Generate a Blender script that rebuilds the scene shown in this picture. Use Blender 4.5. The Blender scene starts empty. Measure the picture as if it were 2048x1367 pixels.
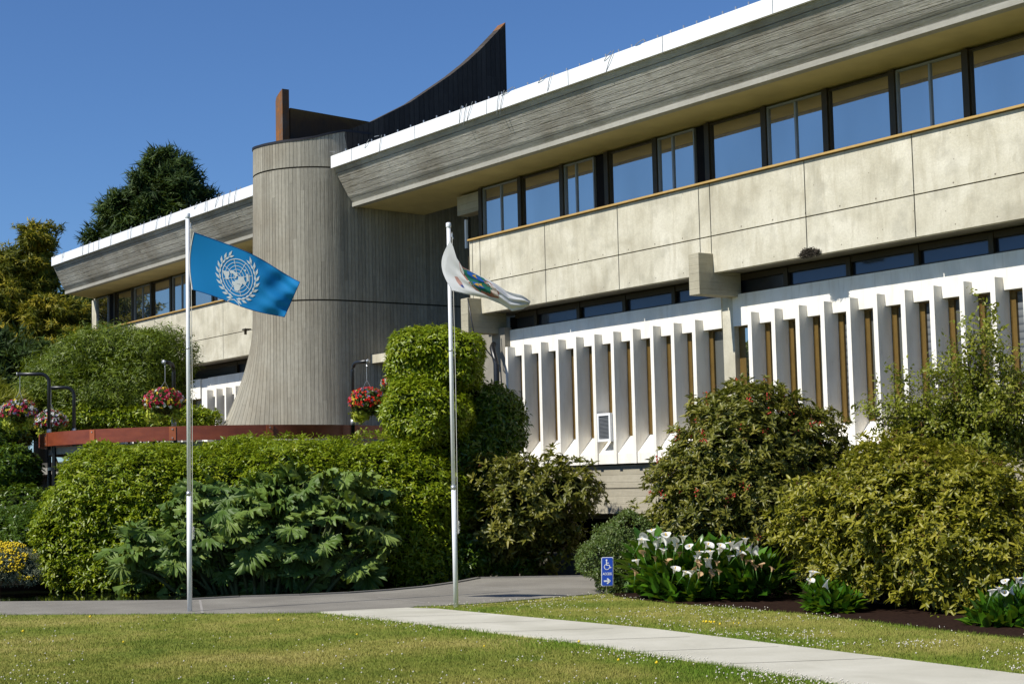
import bpy, math, random
import numpy as np
from mathutils import Vector
C = bpy.context.scene.collection
SC = bpy.context.scene
rng = np.random.default_rng(7); random.seed(7)

# ---------------- camera (eye height 1.7 m on the lawn at the origin) ----------------
F_PX, PW, PH = 3300.0, 2048.0, 1367.0
TH, PI_, RO = math.radians(35.31883), math.radians(5.03593), math.radians(1.31241)
_v = np.array([-math.cos(TH), math.sin(TH), 0]); _r = np.array([math.sin(TH), math.cos(TH), 0]); _z = np.array([0, 0, 1.0])
CF = math.cos(PI_)*_v + math.sin(PI_)*_z
_u0 = -math.sin(PI_)*_v + math.cos(PI_)*_z
CR = math.cos(RO)*_r - math.sin(RO)*_u0
CU = math.sin(RO)*_r + math.cos(RO)*_u0
EYE = np.array([0, 0, 1.7])
cd = bpy.data.cameras.new('camera'); cam = bpy.data.objects.new('camera', cd); C.objects.link(cam)
cd.sensor_width = 36; cd.lens = 36*F_PX/PW; cd.clip_end = 5000; cd.clip_start = 0.1
from mathutils import Matrix
M = Matrix(((CR[0], CU[0], -CF[0], 0), (CR[1], CU[1], -CF[1], 0), (CR[2], CU[2], -CF[2], 1.7), (0, 0, 0, 1)))
cam.matrix_world = M; SC.camera = cam

# ---------------- light ----------------
SUN_D = np.array([.07, 1.0, -1.05]); SUN_D /= np.linalg.norm(SUN_D)
elev = math.asin(-SUN_D[2])
w = bpy.data.worlds.new('World'); SC.world = w; w.use_nodes = True
nt = w.node_tree; bg = nt.nodes['Background']
sky = nt.nodes.new('ShaderNodeTexSky'); sky.sky_type = 'NISHITA'; sky.sun_disc = False
sky.sun_elevation = elev; sky.sun_rotation = math.atan2(-SUN_D[0], -SUN_D[1])
sky.air_density = 1.0; sky.dust_density = 0.0; sky.ozone_density = 5.0; sky.altitude = 300
tn = nt.nodes.new('ShaderNodeMix'); tn.data_type = 'RGBA'; tn.blend_type = 'MULTIPLY'; tn.inputs[0].default_value = 1
nt.links.new(sky.outputs[0], tn.inputs[6]); tn.inputs[7].default_value = (.74, .95, 1.22, 1)
nt.links.new(tn.outputs[2], bg.inputs[0]); bg.inputs[1].default_value = 0.080
sl = bpy.data.lights.new('sun', 'SUN'); sl.energy = 5.0; sl.angle = math.radians(.53); sl.color = (1, .955, .87)
so = bpy.data.objects.new('sun', sl); C.objects.link(so)
so.rotation_euler = Vector(SUN_D).to_track_quat('-Z', 'Y').to_euler(); so.location = (-30, -30, 60)
SC.view_settings.view_transform = 'Standard'; SC.view_settings.look = 'None'
SC.view_settings.exposure = 0.18; SC.view_settings.gamma = 1.0

# ---------------- helpers ----------------
def W(px, py, x=None, y=None, z=None, d=None):
    """point of the world on the ray of photo pixel (px,py) where it meets a plane x=, y=, z= or lies at depth d"""
    D = CF + CR*(px-PW/2)/F_PX + CU*(PH/2-py)/F_PX
    if d is not None: t = d
    elif x is not None: t = (x-EYE[0])/D[0]
    elif y is not None: t = (y-EYE[1])/D[1]
    else: t = (z-EYE[2])/D[2]
    return EYE + t*D

def empty(name, loc=(0, 0, 0), parent=None):
    o = bpy.data.objects.new(name, None); C.objects.link(o); o.location = loc; o.empty_display_size = .2
    if parent: o.parent = parent
    return o
def tag(o, label=None, cat=None, group=None, kind=None):
    if label: o['label'] = label
    if cat: o['category'] = cat
    if group: o['group'] = group
    if kind: o['kind'] = kind
    return o

class MB:
    def __init__(s): s.v = []; s.f = []; s.uv = []; s.mi = []
    def add(s, vs, fs, uvs=None, mi=0):
        b = len(s.v); s.v += [tuple(map(float, p)) for p in vs]
        for k, f in enumerate(fs):
            s.f.append([b+i for i in f]); s.uv.append(uvs[k] if uvs else [(0, 0)]*len(f)); s.mi.append(mi)
        return s
    def box(s, x0, x1, y0, y1, z0, z1, mi=0):
        vs = [(x, y, z) for z in (z0, z1) for y in (y0, y1) for x in (x0, x1)]
        return s.add(vs, [(0, 2, 3, 1), (4, 5, 7, 6), (0, 1, 5, 4), (1, 3, 7, 5), (3, 2, 6, 7), (2, 0, 4, 6)], None, mi)
    def prism_x(s, prof, x0, x1, mi=0, off0=None):
        """profile of (y,z) points swept along x, uv = (x, arclength)"""
        n = len(prof)
        off0 = off0 or [0]*n
        vs = [(x0+off0[i], p[0], p[1]) for i, p in enumerate(prof)] + [(x1, p[0], p[1]) for p in prof]
        L = [0]
        for i in range(n): a, b = prof[i], prof[(i+1) % n]; L.append(L[-1]+math.hypot(a[0]-b[0], a[1]-b[1]))
        fs = []; uv = []
        for i in range(n):
            j = (i+1) % n; fs.append((i, j, n+j, n+i)); uv.append([(x0, L[i]), (x0, L[i+1]), (x1, L[i+1]), (x1, L[i])])
        fs.append(tuple(range(n))[::-1]); uv.append([(0, 0)]*n); fs.append(tuple(range(n, 2*n))); uv.append([(0, 0)]*n)
        return s.add(vs, fs, uv, mi)
    def extrude(s, pts, dv, mi=0):
        n = len(pts); dv = np.array(dv, float)
        vs = list(pts)+[np.array(p)+dv for p in pts]
        fs = [(i, (i+1) % n, n+(i+1) % n, n+i) for i in range(n)]+[tuple(range(n))[::-1], tuple(range(n, 2*n))]
        return s.add(vs, fs, None, mi)
    def tube(s, pts, r, n=8, mi=0, caps=True):
        pts = [np.array(p, float) for p in pts]; rs = r if isinstance(r, (list, tuple)) else [r]*len(pts)
        vs = []; 
        for i, p in enumerate(pts):
            t = pts[min(i+1, len(pts)-1)]-pts[max(i-1, 0)]; t /= (np.linalg.norm(t)+1e-9)
            a = np.cross(t, (0, 0, 1)) if abs(t[2]) < .9 else np.cross(t, (1, 0, 0)); a /= np.linalg.norm(a); b = np.cross(t, a)
            for k in range(n):
                q = 2*math.pi*k/n; vs.append(p+rs[i]*(math.cos(q)*a+math.sin(q)*b))
        fs = []
        for i in range(len(pts)-1):
            for k in range(n):
                k2 = (k+1) % n; fs.append((i*n+k, i*n+k2, (i+1)*n+k2, (i+1)*n+k))
        if caps: fs.append(tuple(range(n))[::-1]); fs.append(tuple(range((len(pts)-1)*n, len(pts)*n)))
        return s.add(vs, fs, None, mi)
    def build(s, name, mats, parent=None, smooth=False, bevel=0):
        me = bpy.data.meshes.new(name); me.from_pydata(s.v, [], s.f); 
        uvl = me.uv_layers.new(name='UVMap'); flat = [c for f in s.uv for p in f for c in p]
        uvl.data.foreach_set('uv', flat)
        for m in (mats if isinstance(mats, (list, tuple)) else [mats]): me.materials.append(m)
        me.polygons.foreach_set('material_index', s.mi)
        if smooth: me.polygons.foreach_set('use_smooth', [True]*len(s.f))
        me.update()
        o = bpy.data.objects.new(name, me); C.objects.link(o)
        if parent: o.parent = parent; o.matrix_parent_inverse = Matrix.Translation(-parent_loc(parent))
        if bevel:
            b = o.modifiers.new('bevel', 'BEVEL'); b.width = bevel; b.segments = 2; b.limit_method = 'ANGLE'
        return o
def parent_loc(p):
    return p.location.copy() if p.parent is None else Vector((0, 0, 0))

def np_mesh(name, V, T, mats, parent=None, tint=None, mi=None, smooth=False):
    me = bpy.data.meshes.new(name); nv, nf = len(V), len(T)
    me.vertices.add(nv); me.vertices.foreach_set('co', np.ascontiguousarray(V, dtype=np.float32).ravel())
    me.loops.add(nf*3); me.loops.foreach_set('vertex_index', np.ascontiguousarray(T, dtype=np.int32).ravel())
    me.polygons.add(nf); me.polygons.foreach_set('loop_start', np.arange(0, nf*3, 3, dtype=np.int32))
    if mi is not None: me.polygons.foreach_set('material_index', np.asarray(mi, np.int32))
    if smooth: me.polygons.foreach_set('use_smooth', np.ones(nf, bool))
    if tint is not None:
        a = me.attributes.new('tint', 'FLOAT', 'POINT'); a.data.foreach_set('value', np.asarray(tint, np.float32))
    me.update(calc_edges=True)
    for m in (mats if isinstance(mats, (list, tuple)) else [mats]): me.materials.append(m)
    o = bpy.data.objects.new(name, me); C.objects.link(o)
    if parent: o.parent = parent; o.matrix_parent_inverse = Matrix.Translation(-parent_loc(parent))
    return o

# ---------------- materials ----------------
class NM:
    def __init__(s, name, rough=.8, spec=.3):
        s.m = bpy.data.materials.new(name); s.m.use_nodes = True; s.t = s.m.node_tree; s.b = s.t.nodes['Principled BSDF']
        s.b.inputs['Roughness'].default_value = rough; s.b.inputs['Specular IOR Level'].default_value = spec
    def n(s, ty, **kw):
        nd = s.t.nodes.new('ShaderNode'+ty)
        for k, v in kw.items(): setattr(nd, k, v)
        return nd
    def put(s, sock, val):
        if hasattr(val, 'is_linked') or hasattr(val, 'links'): s.t.links.new(val, sock)
        else: sock.default_value = val
    def math(s, op, a, b=0.0, c=0.0, clamp=False):
        nd = s.n('Math', operation=op); nd.use_clamp = clamp
        s.put(nd.inputs[0], a); s.put(nd.inputs[1], b)
        if len(nd.inputs) > 2: s.put(nd.inputs[2], c)
        return nd.outputs[0]
    def pos(s): return s.n('NewGeometry').outputs['Position']
    def sep(s, v): nd = s.n('SeparateXYZ'); s.put(nd.inputs[0], v); return nd.outputs
    def comb(s, x, y, z):
        nd = s.n('CombineXYZ')
        for i, q in enumerate((x, y, z)): s.put(nd.inputs[i], q)
        return nd.outputs[0]
    def vmul(s, v, k): nd = s.n('VectorMath', operation='MULTIPLY'); s.put(nd.inputs[0], v); nd.inputs[1].default_value = k; return nd.outputs[0]
    def noise(s, v, sc=1, det=4, ro=.55, dist=0): 
        nd = s.n('TexNoise'); s.put(nd.inputs['Vector'], v); nd.inputs['Scale'].default_value = sc; nd.inputs['Detail'].default_value = det
        nd.inputs['Roughness'].default_value = ro; nd.inputs['Distortion'].default_value = dist; return nd.outputs['Fac']
    def white(s, x): nd = s.n('TexWhiteNoise', noise_dimensions='1D'); s.put(nd.inputs['W'], x); return nd.outputs['Value']
    def ramp(s, f, stops):
        nd = s.n('ValToRGB'); s.put(nd.inputs[0], f); el = nd.color_ramp.elements
        while len(el) < len(stops): el.new(.5)
        for e, (p, c) in zip(el, stops): e.position = p; e.color = (*c, 1) if len(c) == 3 else c
        return nd.outputs[0]
    def mix(s, f, a, b, mode='MIX'):
        nd = s.n('Mix', data_type='RGBA', blend_type=mode); s.put(nd.inputs[0], f)
        for sock, q in ((nd.inputs[6], a), (nd.inputs[7], b)):
            s.put(sock, (*q, 1) if isinstance(q, tuple) and len(q) == 3 else q)
        return nd.outputs[2]
    def mapr(s, f, a, b, c=0., d=1.):
        nd = s.n('MapRange'); s.put(nd.inputs[0], f)
        for i, q in enumerate((a, b, c, d)): nd.inputs[i+1].default_value = q
        return nd.outputs[0]
    def bump(s, h, dist=.01, st=1.0, prev=None):
        nd = s.n('Bump'); nd.inputs['Distance'].default_value = dist; nd.inputs['Strength'].default_value = st
        s.put(nd.inputs['Height'], h)
        if prev is not None: s.put(nd.inputs['Normal'], prev)
        s.put(s.b.inputs['Normal'], nd.outputs[0]); return nd.outputs[0]
    def col(s, c): s.put(s.b.inputs['Base Color'], (*c, 1) if isinstance(c, tuple) and len(c) == 3 else c); return s

def plain(name, c, rough=.6, spec=.4, metal=0, var=.12, sc=6.0):
    m = NM(name, rough, spec); f = m.noise(m.pos(), sc, 3)
    a = tuple(x*(1-var) for x in c); b = tuple(min(1, x*(1+var)) for x in c)
    m.col(m.ramp(f, [(.3, a), (.7, b)])); m.b.inputs['Metallic'].default_value = metal; return m.m

def board_concrete(name, lo, hi, stain, bw, coord, stain_amt=.5, bumpd=.02, gr=.55, seg_len=3.6):
    """concrete struck off timber boards. coord: function(m) -> (across, along, pos vector)"""
    m = NM(name, .9, .15); across, along, pos = coord(m)
    q = m.math('DIVIDE', across, bw); idx = m.math('FLOOR', q); fr = m.math('FRACT', q)
    # boards have butt ends
    sh = m.math('MULTIPLY', m.white(m.math('ADD', idx, 71.3)), 3.7)
    seg = m.math('FLOOR', m.math('DIVIDE', m.math('ADD', along, sh), seg_len))
    key = m.math('ADD', m.math('MULTIPLY', idx, 3.17), m.math('MULTIPLY', seg, 17.7))
    rv = m.white(key)
    edge = m.math('MINIMUM', fr, m.math('SUBTRACT', 1.0, fr))
    groove = m.mapr(edge, 0.0, .07, 1., 0.); 
    gn = m.n('ClampNode') if False else groove
    grain = m.noise(m.comb(m.math('MULTIPLY', across, 42.), m.math('MULTIPLY', along, 2.2), rv), 1.0, 5, .6, .6)
    blot = m.noise(pos, .55, 5, .62); fine = m.noise(pos, 9., 5, .65)
    f = m.math('ADD', m.math('MULTIPLY', rv, .28), m.math('MULTIPLY', grain, .62))
    c = m.ramp(f, [(.15, lo), (.8, hi)])
    c = m.mix(m.mapr(blot, .45, .72, 0., stain_amt), c, stain)
    c = m.mix(m.mapr(fine, .3, .7, .25, 0.), c, tuple(x*.6 for x in lo))
    c = m.mix(m.math('MULTIPLY', m.math('MULTIPLY', groove, gr), m.mapr(m.noise(pos, 1.7, 3), .35, .6, .15, 1.), clamp=True), c, tuple(x*.45 for x in lo))
    m.col(c)
    h = m.math('ADD', m.math('MULTIPLY', rv, .7), m.math('MULTIPLY', grain, .5))
    h = m.math('SUBTRACT', h, m.math('MULTIPLY', groove, gr*1.4))
    h = m.math('ADD', h, m.math('MULTIPLY', fine, .15))
    m.bump(h, bumpd, 1.0); return m
def uvcoord(swap):
    def f(m):
        uv = m.n('UVMap').outputs[0]; x = m.sep(uv)
        return (x[0], x[1], m.pos()) if not swap else (x[1], x[0], m.pos())
    return f
def poscoord(a, b):
    def f(m):
        p = m.pos(); x = m.sep(p); return (x[a], x[b], p)
    return f

M_tower = board_concrete('tower board marked concrete', (.22, .205, .165), (.47, .44, .355), (.19, .15, .095), .105, uvcoord(False), .5, .018, .5).m
M_fascia = board_concrete('fascia board marked concrete', (.29, .28, .24), (.62, .60, .52), (.20, .17, .12), .15, uvcoord(True), .75, .045, .45).m
M_base = board_concrete('base board marked concrete', (.34, .31, .235), (.50, .46, .36), (.22, .19, .13), .16, poscoord(2, 0), .6, .010, .22).m
M_corbel = board_concrete('corbel board marked concrete', (.36, .33, .24), (.50, .46, .35), (.25, .22, .15), .16, poscoord(2, 1), .6, .010, .2).m
def M_horn_():
    m = board_concrete('rust brown shade darkened concrete', (.04, .034, .03), (.11, .093, .078), (.035, .026, .02), .16, poscoord(1, 2), .6, .02)  # rust brown concrete; the horn's shaded side is darkened in the colour
    return m.m
M_horn = M_horn_()
def rust_concrete():
    m = NM('lichen rusted concrete', .9, .1); p = m.pos(); x = m.sep(p)
    n1 = m.noise(m.vmul(p, (1.6, 1.6, .7)), 1.6, 5, .65); n2 = m.noise(p, 9, 4)
    f = m.math('ADD', m.math('MULTIPLY', n1, .8), m.math('MULTIPLY', n2, .25))
    c = m.ramp(f, [(.34, (.15, .12, .10)), (.5, (.17, .09, .05)), (.62, (.27, .11, .035)), (.74, (.24, .18, .05))])
    m.col(c); m.bump(n2, .01); return m.m
M_rust = rust_concrete()
def panel_concrete():
    m = NM('smooth precast concrete', .85, .2); p = m.pos()
    a = m.noise(p, .9, 6, .6, .4); b = m.noise(m.vmul(p, (5, 5, .8)), 1.3, 5, .6); fi = m.noise(p, 22, 4, .7)
    c = m.ramp(a, [(.3, (.42, .385, .29)), (.5, (.57, .535, .42)), (.70, (.69, .655, .54))])
    c = m.mix(m.mapr(b, .50, .72, 0., .5), c, (.36, .32, .22))
    c = m.mix(m.mapr(m.noise(p, 1.9, 4, .5), .52, .66, 0., .4), c, (.33, .31, .24))
    c = m.mix(m.mapr(fi, .35, .6, .2, 0.), c, (.3, .27, .2))
    vo = m.n('TexVoronoi'); m.put(vo.inputs['Vector'], p); vo.inputs['Scale'].default_value = 3.2
    dots = m.mapr(vo.outputs['Distance'], .035, .05, .55, 0.)
    c = m.mix(dots, c, (.16, .14, .1))
    X = m.sep(p); fx = m.math('SUBTRACT', m.math('FRACT', m.math('DIVIDE', m.math('ADD', X[0], 50.1), .888)), .5); dx = m.math('MULTIPLY', fx, .888)
    for zz, dd in ((6.775, .016), (6.05, .012)):
        dz = m.math('SUBTRACT', X[2], zz); r2 = m.math('SQRT', m.math('ADD', m.math('MULTIPLY', dx, dx), m.math('MULTIPLY', dz, dz)))
        c = m.mix(m.mapr(r2, dd*.8, dd*1.3, .8, 0.), c, (.10, .08, .06))
    drip = m.noise(m.comb(m.math('MULTIPLY', X[0], 9.), 0., m.math('MULTIPLY', X[2], .7)), 1.0, 3, .6)
    top = m.mapr(X[2], 7.0, 7.8, 0., 1.); c = m.mix(m.math('MULTIPLY', m.mapr(drip, .55, .75, 0., .6), top, clamp=True), c, (.30, .27, .20))
    m.col(c); m.bump(fi, .004); return m.m
M_panel = panel_concrete()
def white_concrete():
    m = NM('white painted concrete', .7, .25); p = m.pos()
    a = m.noise(m.vmul(p, (3, 3, 1.0)), 1.2, 5, .6); fi = m.noise(p, 18, 4)
    c = m.ramp(a, [(.3, (.78, .735, .64)), (.6, (.88, .85, .775))])
    c = m.mix(m.mapr(m.noise(m.vmul(p, (9, 9, .7)), 1.7, 5, .65), .56, .78, 0., .42), c, (.45, .40, .30))
    m.col(c); m.bump(fi, .003); return m.m
M_white = white_concrete()
M_cap = plain('white sheet metal', (.84, .85, .85), .4, .5, 0, .03)
M_soffit = plain('stained timber soffit', (.50, .42, .20), .8, .2, 0, .12, 1.2)
M_gold = plain('bronze anodised frame', (.17, .105, .026), .45, .5, .3, .1)
M_goldsill = plain('gold anodised sill', (.60, .38, .12), .4, .5, .3, .08)
M_bronze = plain('dark bronze frame', (.045, .034, .016), .5, .4, .2, .1)
M_alu = plain('grey aluminium sash', (.28, .30, .31), .45, .5, .4, .05)
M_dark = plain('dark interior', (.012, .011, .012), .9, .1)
M_joint = plain('joint shadow gap', (.07, .06, .045), .95, .1)
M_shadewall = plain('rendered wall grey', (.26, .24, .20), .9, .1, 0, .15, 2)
M_black = plain('black powder coat', (.012, .013, .015), .35, .5)
M_flash = plain('black roof flashing', (.02, .02, .026), .6, .3)
M_pole = plain('white enamelled pole', (.78, .79, .80), .25, .5, 0, .03)
M_steel = plain('galvanised steel', (.45, .46, .47), .4, .5, .6, .1)
M_rope = plain('white rope', (.7, .68, .62), .8, .2)

def glass(name, tint, k, dark, wav=.0):
    m = NM(name, .3, .5); p = m.pos()
    out = m.t.nodes['Material Output']; gl = m.n('BsdfGlossy'); gl.inputs['Roughness'].default_value = .012; gl.inputs['Color'].default_value = (*tint, 1)
    mx = m.n('MixShader'); m.put(mx.inputs[0], m.mapr(m.noise(m.vmul(p, (1, 1, .4)), .8, 2), .3, .7, k*.88, k*1.06))
    m.t.links.new(m.b.outputs[0], mx.inputs[1]); m.t.links.new(gl.outputs[0], mx.inputs[2]); m.t.links.new(mx.outputs[0], out.inputs[0])
    m.col(dark)
    if wav:
        nd = m.n('Bump'); nd.inputs['Distance'].default_value = wav; nd.inputs['Strength'].default_value = 1
        m.put(nd.inputs['Height'], m.noise(p, 1.1, 1)); m.put(gl.inputs['Normal'], nd.outputs[0])
    return m.m
M_glass = glass('upper window glass', (.80, .76, .70), .70, (.03, .035, .04), .0012)
M_glassdark = glass('strip window glass', (.35, .42, .55), .09, (.004, .006, .012))
M_blind = glass('glass over grey blind', (.6, .6, .6), .12, (.11, .115, .105))
def louvre():
    m = NM('louvred blind glass', .4, .5); z = m.sep(m.pos())[2]
    fr = m.math('FRACT', m.math('DIVIDE', z, .13))
    c = m.ramp(fr, [(0, (.06, .07, .08)), (.3, (.14, .15, .16)), (.85, (.18, .19, .195)), (1, (.06, .07, .08))]); m.col(c); return m.m
M_louv = louvre()

# ---------------- building ----------------
bld = empty('office_building', (-25, 23, 0))
tag(bld, 'long brutalist concrete building with sloping roof fascia, ribbon windows, white fins and curved tower', 'building')
YP, YW, YB, YF, YG = 22.60, 22.70, 23.25, 23.03, 23.52
Z_SILL, Z_MID, Z_BOT, Z_HEAD = 7.80, 6.70, 5.95, 9.04
XT = -37.30; TR = 1.625; TC = (-38.925, 21.15)
X_END = -4.0

def roof_wing(x0, x1, skew):
    Y0 = 20.77
    def off(pr): return [-(p[0]-Y0)*skew for p in pr]
    cap = [(Y0, 10.09), (Y0, 10.405), (Y0+.06, 10.43), (Y0+.45, 10.43), (Y0+.45, 10.09)]
    o = MB().prism_x(cap, x0, x1, 0, off(cap)).build('roof_edge', M_cap, bld)
    x = x0+1.1      # seams of the sheet metal
    while x < x1:
        MB().box(x-.006, x+.006, Y0-.008, Y0-.0005, 10.085, 10.41).build('seam', M_alu, o); x += 3.05
    fas = [(Y0+.07, 10.09), (Y0+.50, 9.38), (Y0+.64, 9.22), (Y0+1.0, 9.5), (Y0+1.0, 10.09)]
    MB().prism_x(fas, x0+.02, x1, 0, off(fas)).build('fascia', M_fascia, bld)
    lip = [(Y0+.60, 9.22), (Y0+.60, 9.115), (Y0+.80, 9.115), (Y0+.80, 9.22)]
    MB().prism_x(lip, x0+.03, x1, 0, off(lip)).build('fascia_lip', board_concrete('lip concrete', (.30, .29, .25), (.42, .41, .36), (.2, .18, .14), .4, uvcoord(True), .4, .004).m, bld)
    sof = [(Y0+.80, 9.125), (23.6, 9.07), (23.6, 9.2), (Y0+.80, 9.25)]
    MB().prism_x(sof, x0+.03, x1, 0, off(sof)).build('soffit', M_soffit, bld)
    MB().box(x0+2.0 if skew else x0+.05, x1, Y0+.45, 33, 10.12, 10.38).build('roof', M_flash, bld)
roof_wing(XT-.0, X_END, 0)
roof_wing(-58.15, -40.50, .5)

def wires(xs):
    for x, a, l in xs:
        mb = MB(); p0 = np.array([x, 20.745, 10.47]); d = np.array([math.cos(a), -.05, math.sin(a)])*l*1.25
        mb.tube([p0, p0-d*.5+(0, -.02, 0), p0-d], .008, 5)
        mb.build('bird_deterrent_rod', M_alu, bld)
wl = []
for px, a, l in ((1028, .2, .5), (1010, 1.15, .55), (1000, 1.3, .5), (947, .95, .5), (935, 1.2, .5), (925, 1.2, .4), (1095, .3, .35), (1230, .9, .5), (1290, .2, .3), (1105, 1.1, .4), (1225, .5, .3), (740, .6, .3), (765, 1.2, .5), (672, -.2, .3), (760, -.1, .25), (475, 1.1, .5), (462, 1.2, .5), (450, 1.15, .5), (440, .8, .5), (345, .9, .6), (318, 1.0, .5), (290, 1.2, .5), (265, 1.2, .5), (225, 1.2, .5), (200, 1.3, .4), (180, 1.2, .45), (168, 1.2, .4), (130, .9, .3), (112, .3, .3), (396, .6, .3), (415, 1.1, .4)):
    P = W(px, 1027-.361*(px+1315), y=20.77); wl.append((P[0], a+(math.pi if False else 0), l*.8))
wires(wl)
for px in list(range(690, 1560, 26))+list(range(120, 500, 20)):
    P = W(px, 1027-.361*(px+1315), y=20.77)
    MB().box(P[0]-.012, P[0]+.012, 20.78, 20.80, 10.42, 10.47).build('cap_fixing', M_steel, bld)

def framebars(mb, x0, x1, z0, z1, y0, y1, t):
    mb.box(x0, x1, y0, y1, z0, z0+t); mb.box(x0, x1, y0, y1, z1-t, z1)
    mb.box(x0, x0+t, y0, y1, z0+t, z1-t); mb.box(x1-t, x1, y0, y1, z0+t, z1-t)
def window(x0, x1, kind, mid=None, z0=Z_SILL+.03, z1=Z_HEAD, y=YW, opening=None):
    fr = MB(); framebars(fr, x0, x1, z0, z1, y-.02, y+.06, .035)
    o = fr.build('window', M_bronze if kind == 'single' else M_alu, bld)
    MB().box(x0+.03, x1-.03, y+.02, y+.035, z0+.03, z1-.03).build('pane', M_glass, o)
    if mid:
        m = MB()
        for q in (mid if isinstance(mid, tuple) else (mid,)): m.box(q-.022, q+.022, y-.012, y+.05, z0+.035, z1-.035)
        m.build('sash_bar', M_alu, o)
    return o
def mullion(x0, x1, gold=False):
    MB().box(x0, x1, YW-.06, YW+.09, Z_SILL+.025, Z_HEAD+.02).build('mullion', M_bronze, bld)
# right wing: single and double windows alternate
g0, gp = -33.19, 1.66
k = 0
opens = {2: .42, 4: .36}
while g0+k*gp < X_END-1.7:
    a, b = g0+k*gp+.07, g0+(k+1)*gp-.06
    mullion(g0+k*gp-.07, g0+k*gp+.065)
    if k % 2 == 0:
        op = opens.get(k, 0); e = b-op
        window(a, e, 'double', mid=(a+e)/2-(.12 if k == 2 or k == 4 else 0))
        if op: MB().box(e+.02, b, YW+.03, YW+.05, Z_SILL+.03, Z_HEAD).build('dark_casement_sheet', M_dark, bld)  # dark sheet in the opening; the room's darkness is its colour
    else: window(a, b, 'single')
    k += 1
def sill(x0, x1):
    MB().prism_x([(YP-.07, Z_SILL-.005), (YP-.07, Z_SILL+.035), (YW+.1, Z_SILL+.028), (YW+.1, Z_SILL-.005)], x0, x1).build('window_sill', M_goldsill, bld)
sill(-33.62, X_END)
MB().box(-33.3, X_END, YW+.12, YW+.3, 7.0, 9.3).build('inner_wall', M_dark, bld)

def spandrel(joints, x0, x1):
    js = [x0]+joints+[x1]; g = .012
    for a, b in zip(js[:-1], js[1:]):
        MB().box(a+g, b-g, YP, YP+.16, Z_MID+g, Z_SILL-.02).build('wall_panel', M_panel, bld)
        MB().box(a+g, b-g, YP, YP+.16, Z_BOT, Z_MID-g).build('wall_panel', M_panel, bld)
    MB().box(x0+.02, x1, YP+.045, YP+.155, Z_BOT+.02, Z_SILL-.03).build('joint_filler', M_joint, bld)
spandrel([-33.50, -33.17, -30.49, -27.80, -25.14, -24.80, -22.12, -19.46, -16.80, -16.46, -13.8, -11.14, -8.48], -33.64, X_END)
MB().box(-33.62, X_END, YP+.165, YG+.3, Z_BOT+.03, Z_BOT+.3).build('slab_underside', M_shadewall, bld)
MB().box(-33.6, -33.56, YP+.165, 25.5, Z_BOT, Z_SILL-.03).build('end_wall', M_panel, bld)

# lintel beside the tower and the dark glazed gap
MB().box(-34.35, -33.30, 22.74, 23.1, 8.54, 9.02).build('lintel', M_corbel, bld)
MB().box(-34.35, -33.66, 23.6, 23.65, 1.0, 8.54).build('gap_glazing', M_glassdark, bld)
MB().box(-34.14, -34.09, 22.9, 22.96, 6.0, 8.5).build('gap_mullion', M_bronze, bld)
MB().box(-34.16, -34.09, 22.82, 22.88, 7.7, 8.42).build('gap_white_bar', M_pole, bld)  # slim white bar standing in the gap
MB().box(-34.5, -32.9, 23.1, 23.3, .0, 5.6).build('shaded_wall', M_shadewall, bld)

# strip windows under the spandrels
def strip(mull, x0, x1):
    o = MB().box(x0, x1, YB+.16, YB+.19, 5.50, 5.93).build('clerestory_window', M_glassdark, bld)
    m = MB(); m.box(x0, x1, YB+.10, YB+.159, 5.53, 5.58); m.box(x0, x1, YB+.10, YB+.159, 5.83, 5.95)
    for q in mull: m.box(q-.055, q+.055, YB+.08, YB+.155, 5.54, 5.94)
    m.build('frame', M_bronze, o)
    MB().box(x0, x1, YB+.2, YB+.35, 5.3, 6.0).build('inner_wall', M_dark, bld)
strip([-31.94+1.688*i for i in range(4)]+[-23.46+1.677*i for i in range(4)]+[-15.05+1.677*i for i in range(6)], -32.8, X_END)

# white screen of fins
Z_WT, Z_WB, Z_FT, Z_OB = 5.54, 2.175, 5.11, 4.89
def screen(x0, x1, fins, wide=None):
    # top band with the openings below it
    MB().box(x0, x1, YB, YB+.14, Z_OB, Z_WT).build('white_band', M_white, bld)
    # sloping sill block
    MB().prism_x([(YF+.035, Z_WB), (YF+.035, Z_WB+.22), (YG-.05, 2.84), (YG-.05, Z_WB)], x0, x1).build('sloping_sill', M_white, bld)
    for i, fx in enumerate(fins):
        mb = MB(); t = .105
        prof = [(YF, Z_WB-.004), (YF, Z_FT), (YB-.003, Z_FT), (YB-.003, Z_OB-.003), (YG+.02, Z_OB-.003), (YG+.02, Z_WB-.004)]
        mb.prism_x(prof, fx, fx+t).build('fin', M_white, bld)
        nx = fins[i+1] if i+1 < len(fins) else (wide or fx+.67)
        a, b = fx+t+.005, nx-.005
        fr = MB(); framebars(fr, a, b, 2.8, Z_OB, YG-.12, YG-.04, .03)
        w_ = min(.09, (b-a)*.3); fr.box(a+.03, a+.03+w_, YG-.11, YG-.045, 2.83, Z_OB-.03)
        o = fr.build('slot_window', M_gold, bld)
        MB().box(a+.03+w_, b-.03, YG-.06, YG-.05, 2.83, Z_OB-.03).build('pane', (M_louv if i % 3 == 0 else M_blind), o)
fins1 = [-32.80+.684*i for i in range(11)]
screen(-32.98, -25.28, fins1, -25.30)
def bay(xc):   # column then a screen to its right
    MB().box(xc-.17, xc+.17, YB+.03, YB+.4, Z_WB-.0, Z_WT-.01).build('column', M_panel, bld)
for xc in (-25.11, -16.73, -8.35): bay(xc)
MB().box(-24.93, -24.31, YG-.12, YG-.02, 2.9, Z_OB).build('slot_window', M_gold, bld)
fins2 = [-24.27+.669*i for i in range(12)]
screen(-24.93, -16.91, fins2[:-1], -16.92)
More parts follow.
